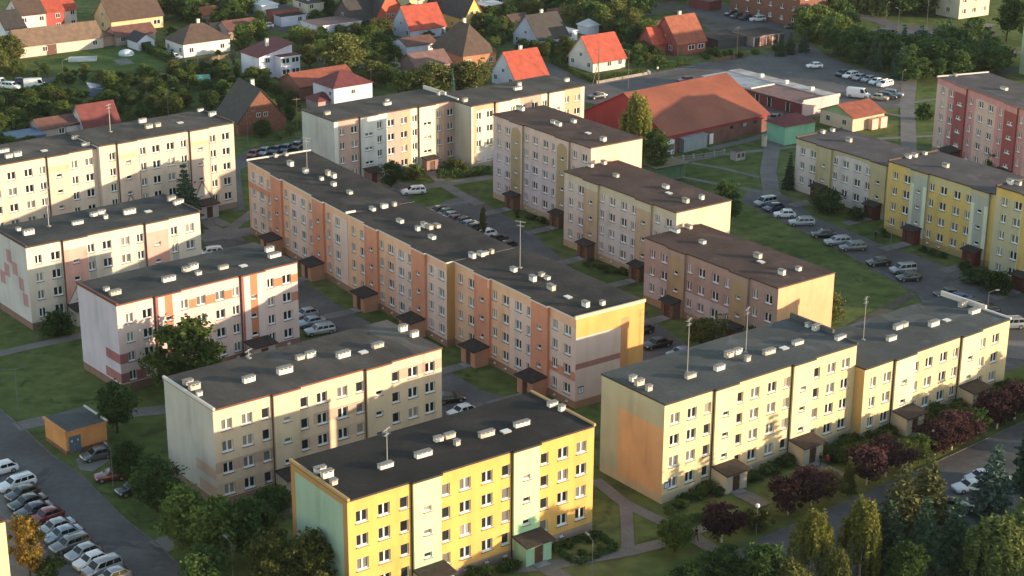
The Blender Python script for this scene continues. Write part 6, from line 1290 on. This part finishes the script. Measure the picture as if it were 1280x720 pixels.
# people
SKIN = plain('skin', (.45, .27, .19), .6)
def person(px, label, ang, top, legs, hair, walk=.25, arm=.15, h=1.72, z=.05):
    bm_v = [(0, 0, .95), (0, 0, 1.15), (0, 0, 1.38), (0, 0, 1.5), (.02, 0, 1.62), (.02, 0, 1.72)]; rad = [(.15, .1), (.14, .1), (.17, .11), (.06, .06), (.085, .095), (.07, .08)]
    ed = [(0, 1), (1, 2), (2, 3), (3, 4), (4, 5)]
    def add(p, r, par): bm_v.append(p); rad.append((r, r)); ed.append((par, len(bm_v)-1)); return len(bm_v)-1
    for s in (-1, 1):
        k = add((.02, s*.1, .86), .095, 0); k = add((s*walk*.5+.03, s*.1, .48), .06, k); k = add((s*walk-.05 if s < 0 else s*walk, s*.1, .08), .042, k); k = add((s*walk+.17, s*.11, .04), .035, k)
        a = add((0, s*.2, 1.4), .062, 2); a = add((-s*arm*.4, s*.26, 1.12), .045, a); a = add((-s*arm+.1, s*.26, .88), .036, a); a = add((-s*arm+.16, s*.25, .79), .03, a)
    me = bpy.data.meshes.new('body'); me.from_pydata([tuple(c*h/1.8 for c in v) for v in bm_v], ed, [])
    o = bpy.data.objects.new('tmp', me); C.objects.link(o)
    sk = o.modifiers.new('skin', 'SKIN')
    for i, r in enumerate(rad): me.skin_vertices[0].data[i].radius = r
    me.skin_vertices[0].data[0].use_root = True
    o.modifiers.new('sub', 'SUBSURF').levels = 1
    bpy.context.view_layer.update()
    m2 = bpy.data.meshes.new_from_object(o.evaluated_get(bpy.context.evaluated_depsgraph_get()))
    bpy.data.objects.remove(o)
    m2.name = 'body'; m2.materials.clear()
    for mm in (SKIN, top, legs, plain('dark_shoes', (.02, .02, .02), .6)): m2.materials.append(mm)
    for p in m2.polygons:
        c = p.center*1.8/h; p.use_smooth = True
        p.material_index = 0 if c.z > 1.5 else 3 if c.z < .1 else 2 if c.z < .93 and abs(c.y) < .2 else 0 if c.z < .85 else 1
    q = g(*px); q.z = z
    rt = empty('person', q, ang); tag(rt, label, 'person'); link('body', m2, rt)
    m = MB(); m.sphere((.0, 0, 1.69*h/1.8), .105*h/1.8, hair, 8, 1.0); m.build('hair', rt)
TOPB = plain('black_cloth', (.012, .012, .014), .9); TOPR = plain('red_cloth', (.38, .03, .03), .9); TOPW = plain('white_cloth', (.65, .65, .65), .9); JEAN = plain('blue_denim', (.03, .045, .08), .9); HB = plain('brown_hair', (.04, .022, .012), .7)
person((870, 676), 'person in black walking on the path towards the plum trees', 2.2, TOPB, TOPB, HB, .28)
person((1034, 583), 'person in a red top by the second porch of the block numbered 3', 3.6, TOPR, JEAN, HB, .05)
person((1025, 582), 'person in black beside the one in red at the porch', .4, TOPB, JEAN, HB, .05)
person((810, 95), 'person in a white top on the street before the red brick house', 1.0, TOPW, JEAN, HB, .2)
person((1094, 300), 'person in dark clothes walking on the right hand street', 1.0, TOPB, JEAN, HB, .25)
person((822, 91), 'person in white by the hedge of the red brick house', 2.0, TOPW, TOPB, HB, .1)

# ------------------------------------------------------------------ daylight
SUN_AZ = math.atan2(.979, -.205); EL = R(8.0)
w = bpy.data.worlds.new('World'); scene.world = w; w.use_nodes = True
nt = w.node_tree; bg = nt.nodes['Background']
sky = nt.nodes.new('ShaderNodeTexSky'); sky.sky_type = 'NISHITA'; sky.sun_disc = False; sky.sun_elevation = EL; sky.sun_rotation = SUN_AZ
sky.air_density = 1.0; sky.dust_density = .25; sky.ozone_density = .15; sky.altitude = 100
nt.links.new(sky.outputs[0], bg.inputs[0]); bg.inputs[1].default_value = .15
sl = bpy.data.lights.new('sun', 'SUN'); sl.energy = 3.4; sl.angle = R(.6); sl.color = (1, .76, .5)
so = bpy.data.objects.new('sun', sl); C.objects.link(so)
d = Vector((math.sin(SUN_AZ)*math.cos(EL), math.cos(SUN_AZ)*math.cos(EL), math.sin(EL)))
so.rotation_euler = d.to_track_quat('Z', 'Y').to_euler(); so.location = (0, 0, 200)
hz = MB(); hz.box(-420, 420, -40, 640, -1, 112, plain('haze_tmp', (1, 1, 1)))
ho = hz.build('haze'); ho['kind'] = 'stuff'; tag(ho, 'thin evening haze over the whole estate', 'haze')
hm = bpy.data.materials.new('haze'); hm.use_nodes = True; nt = hm.node_tree; nt.nodes.clear()
vo = nt.nodes.new('ShaderNodeVolumePrincipled'); oo = nt.nodes.new('ShaderNodeOutputMaterial'); nt.links.new(vo.outputs[0], oo.inputs['Volume'])
vo.inputs['Color'].default_value = (.8, .87, 1, 1); vo.inputs['Density'].default_value = .00003; vo.inputs['Anisotropy'].default_value = 0
ho.data.materials.clear(); ho.data.materials.append(hm)
scene.render.engine = 'CYCLES'
vs = scene.view_settings; vs.view_transform = 'Standard'; vs.look = 'None'; vs.gamma = 1; vs.use_curve_mapping = False; vs.exposure = 1.38
scene.cycles.max_bounces = 6
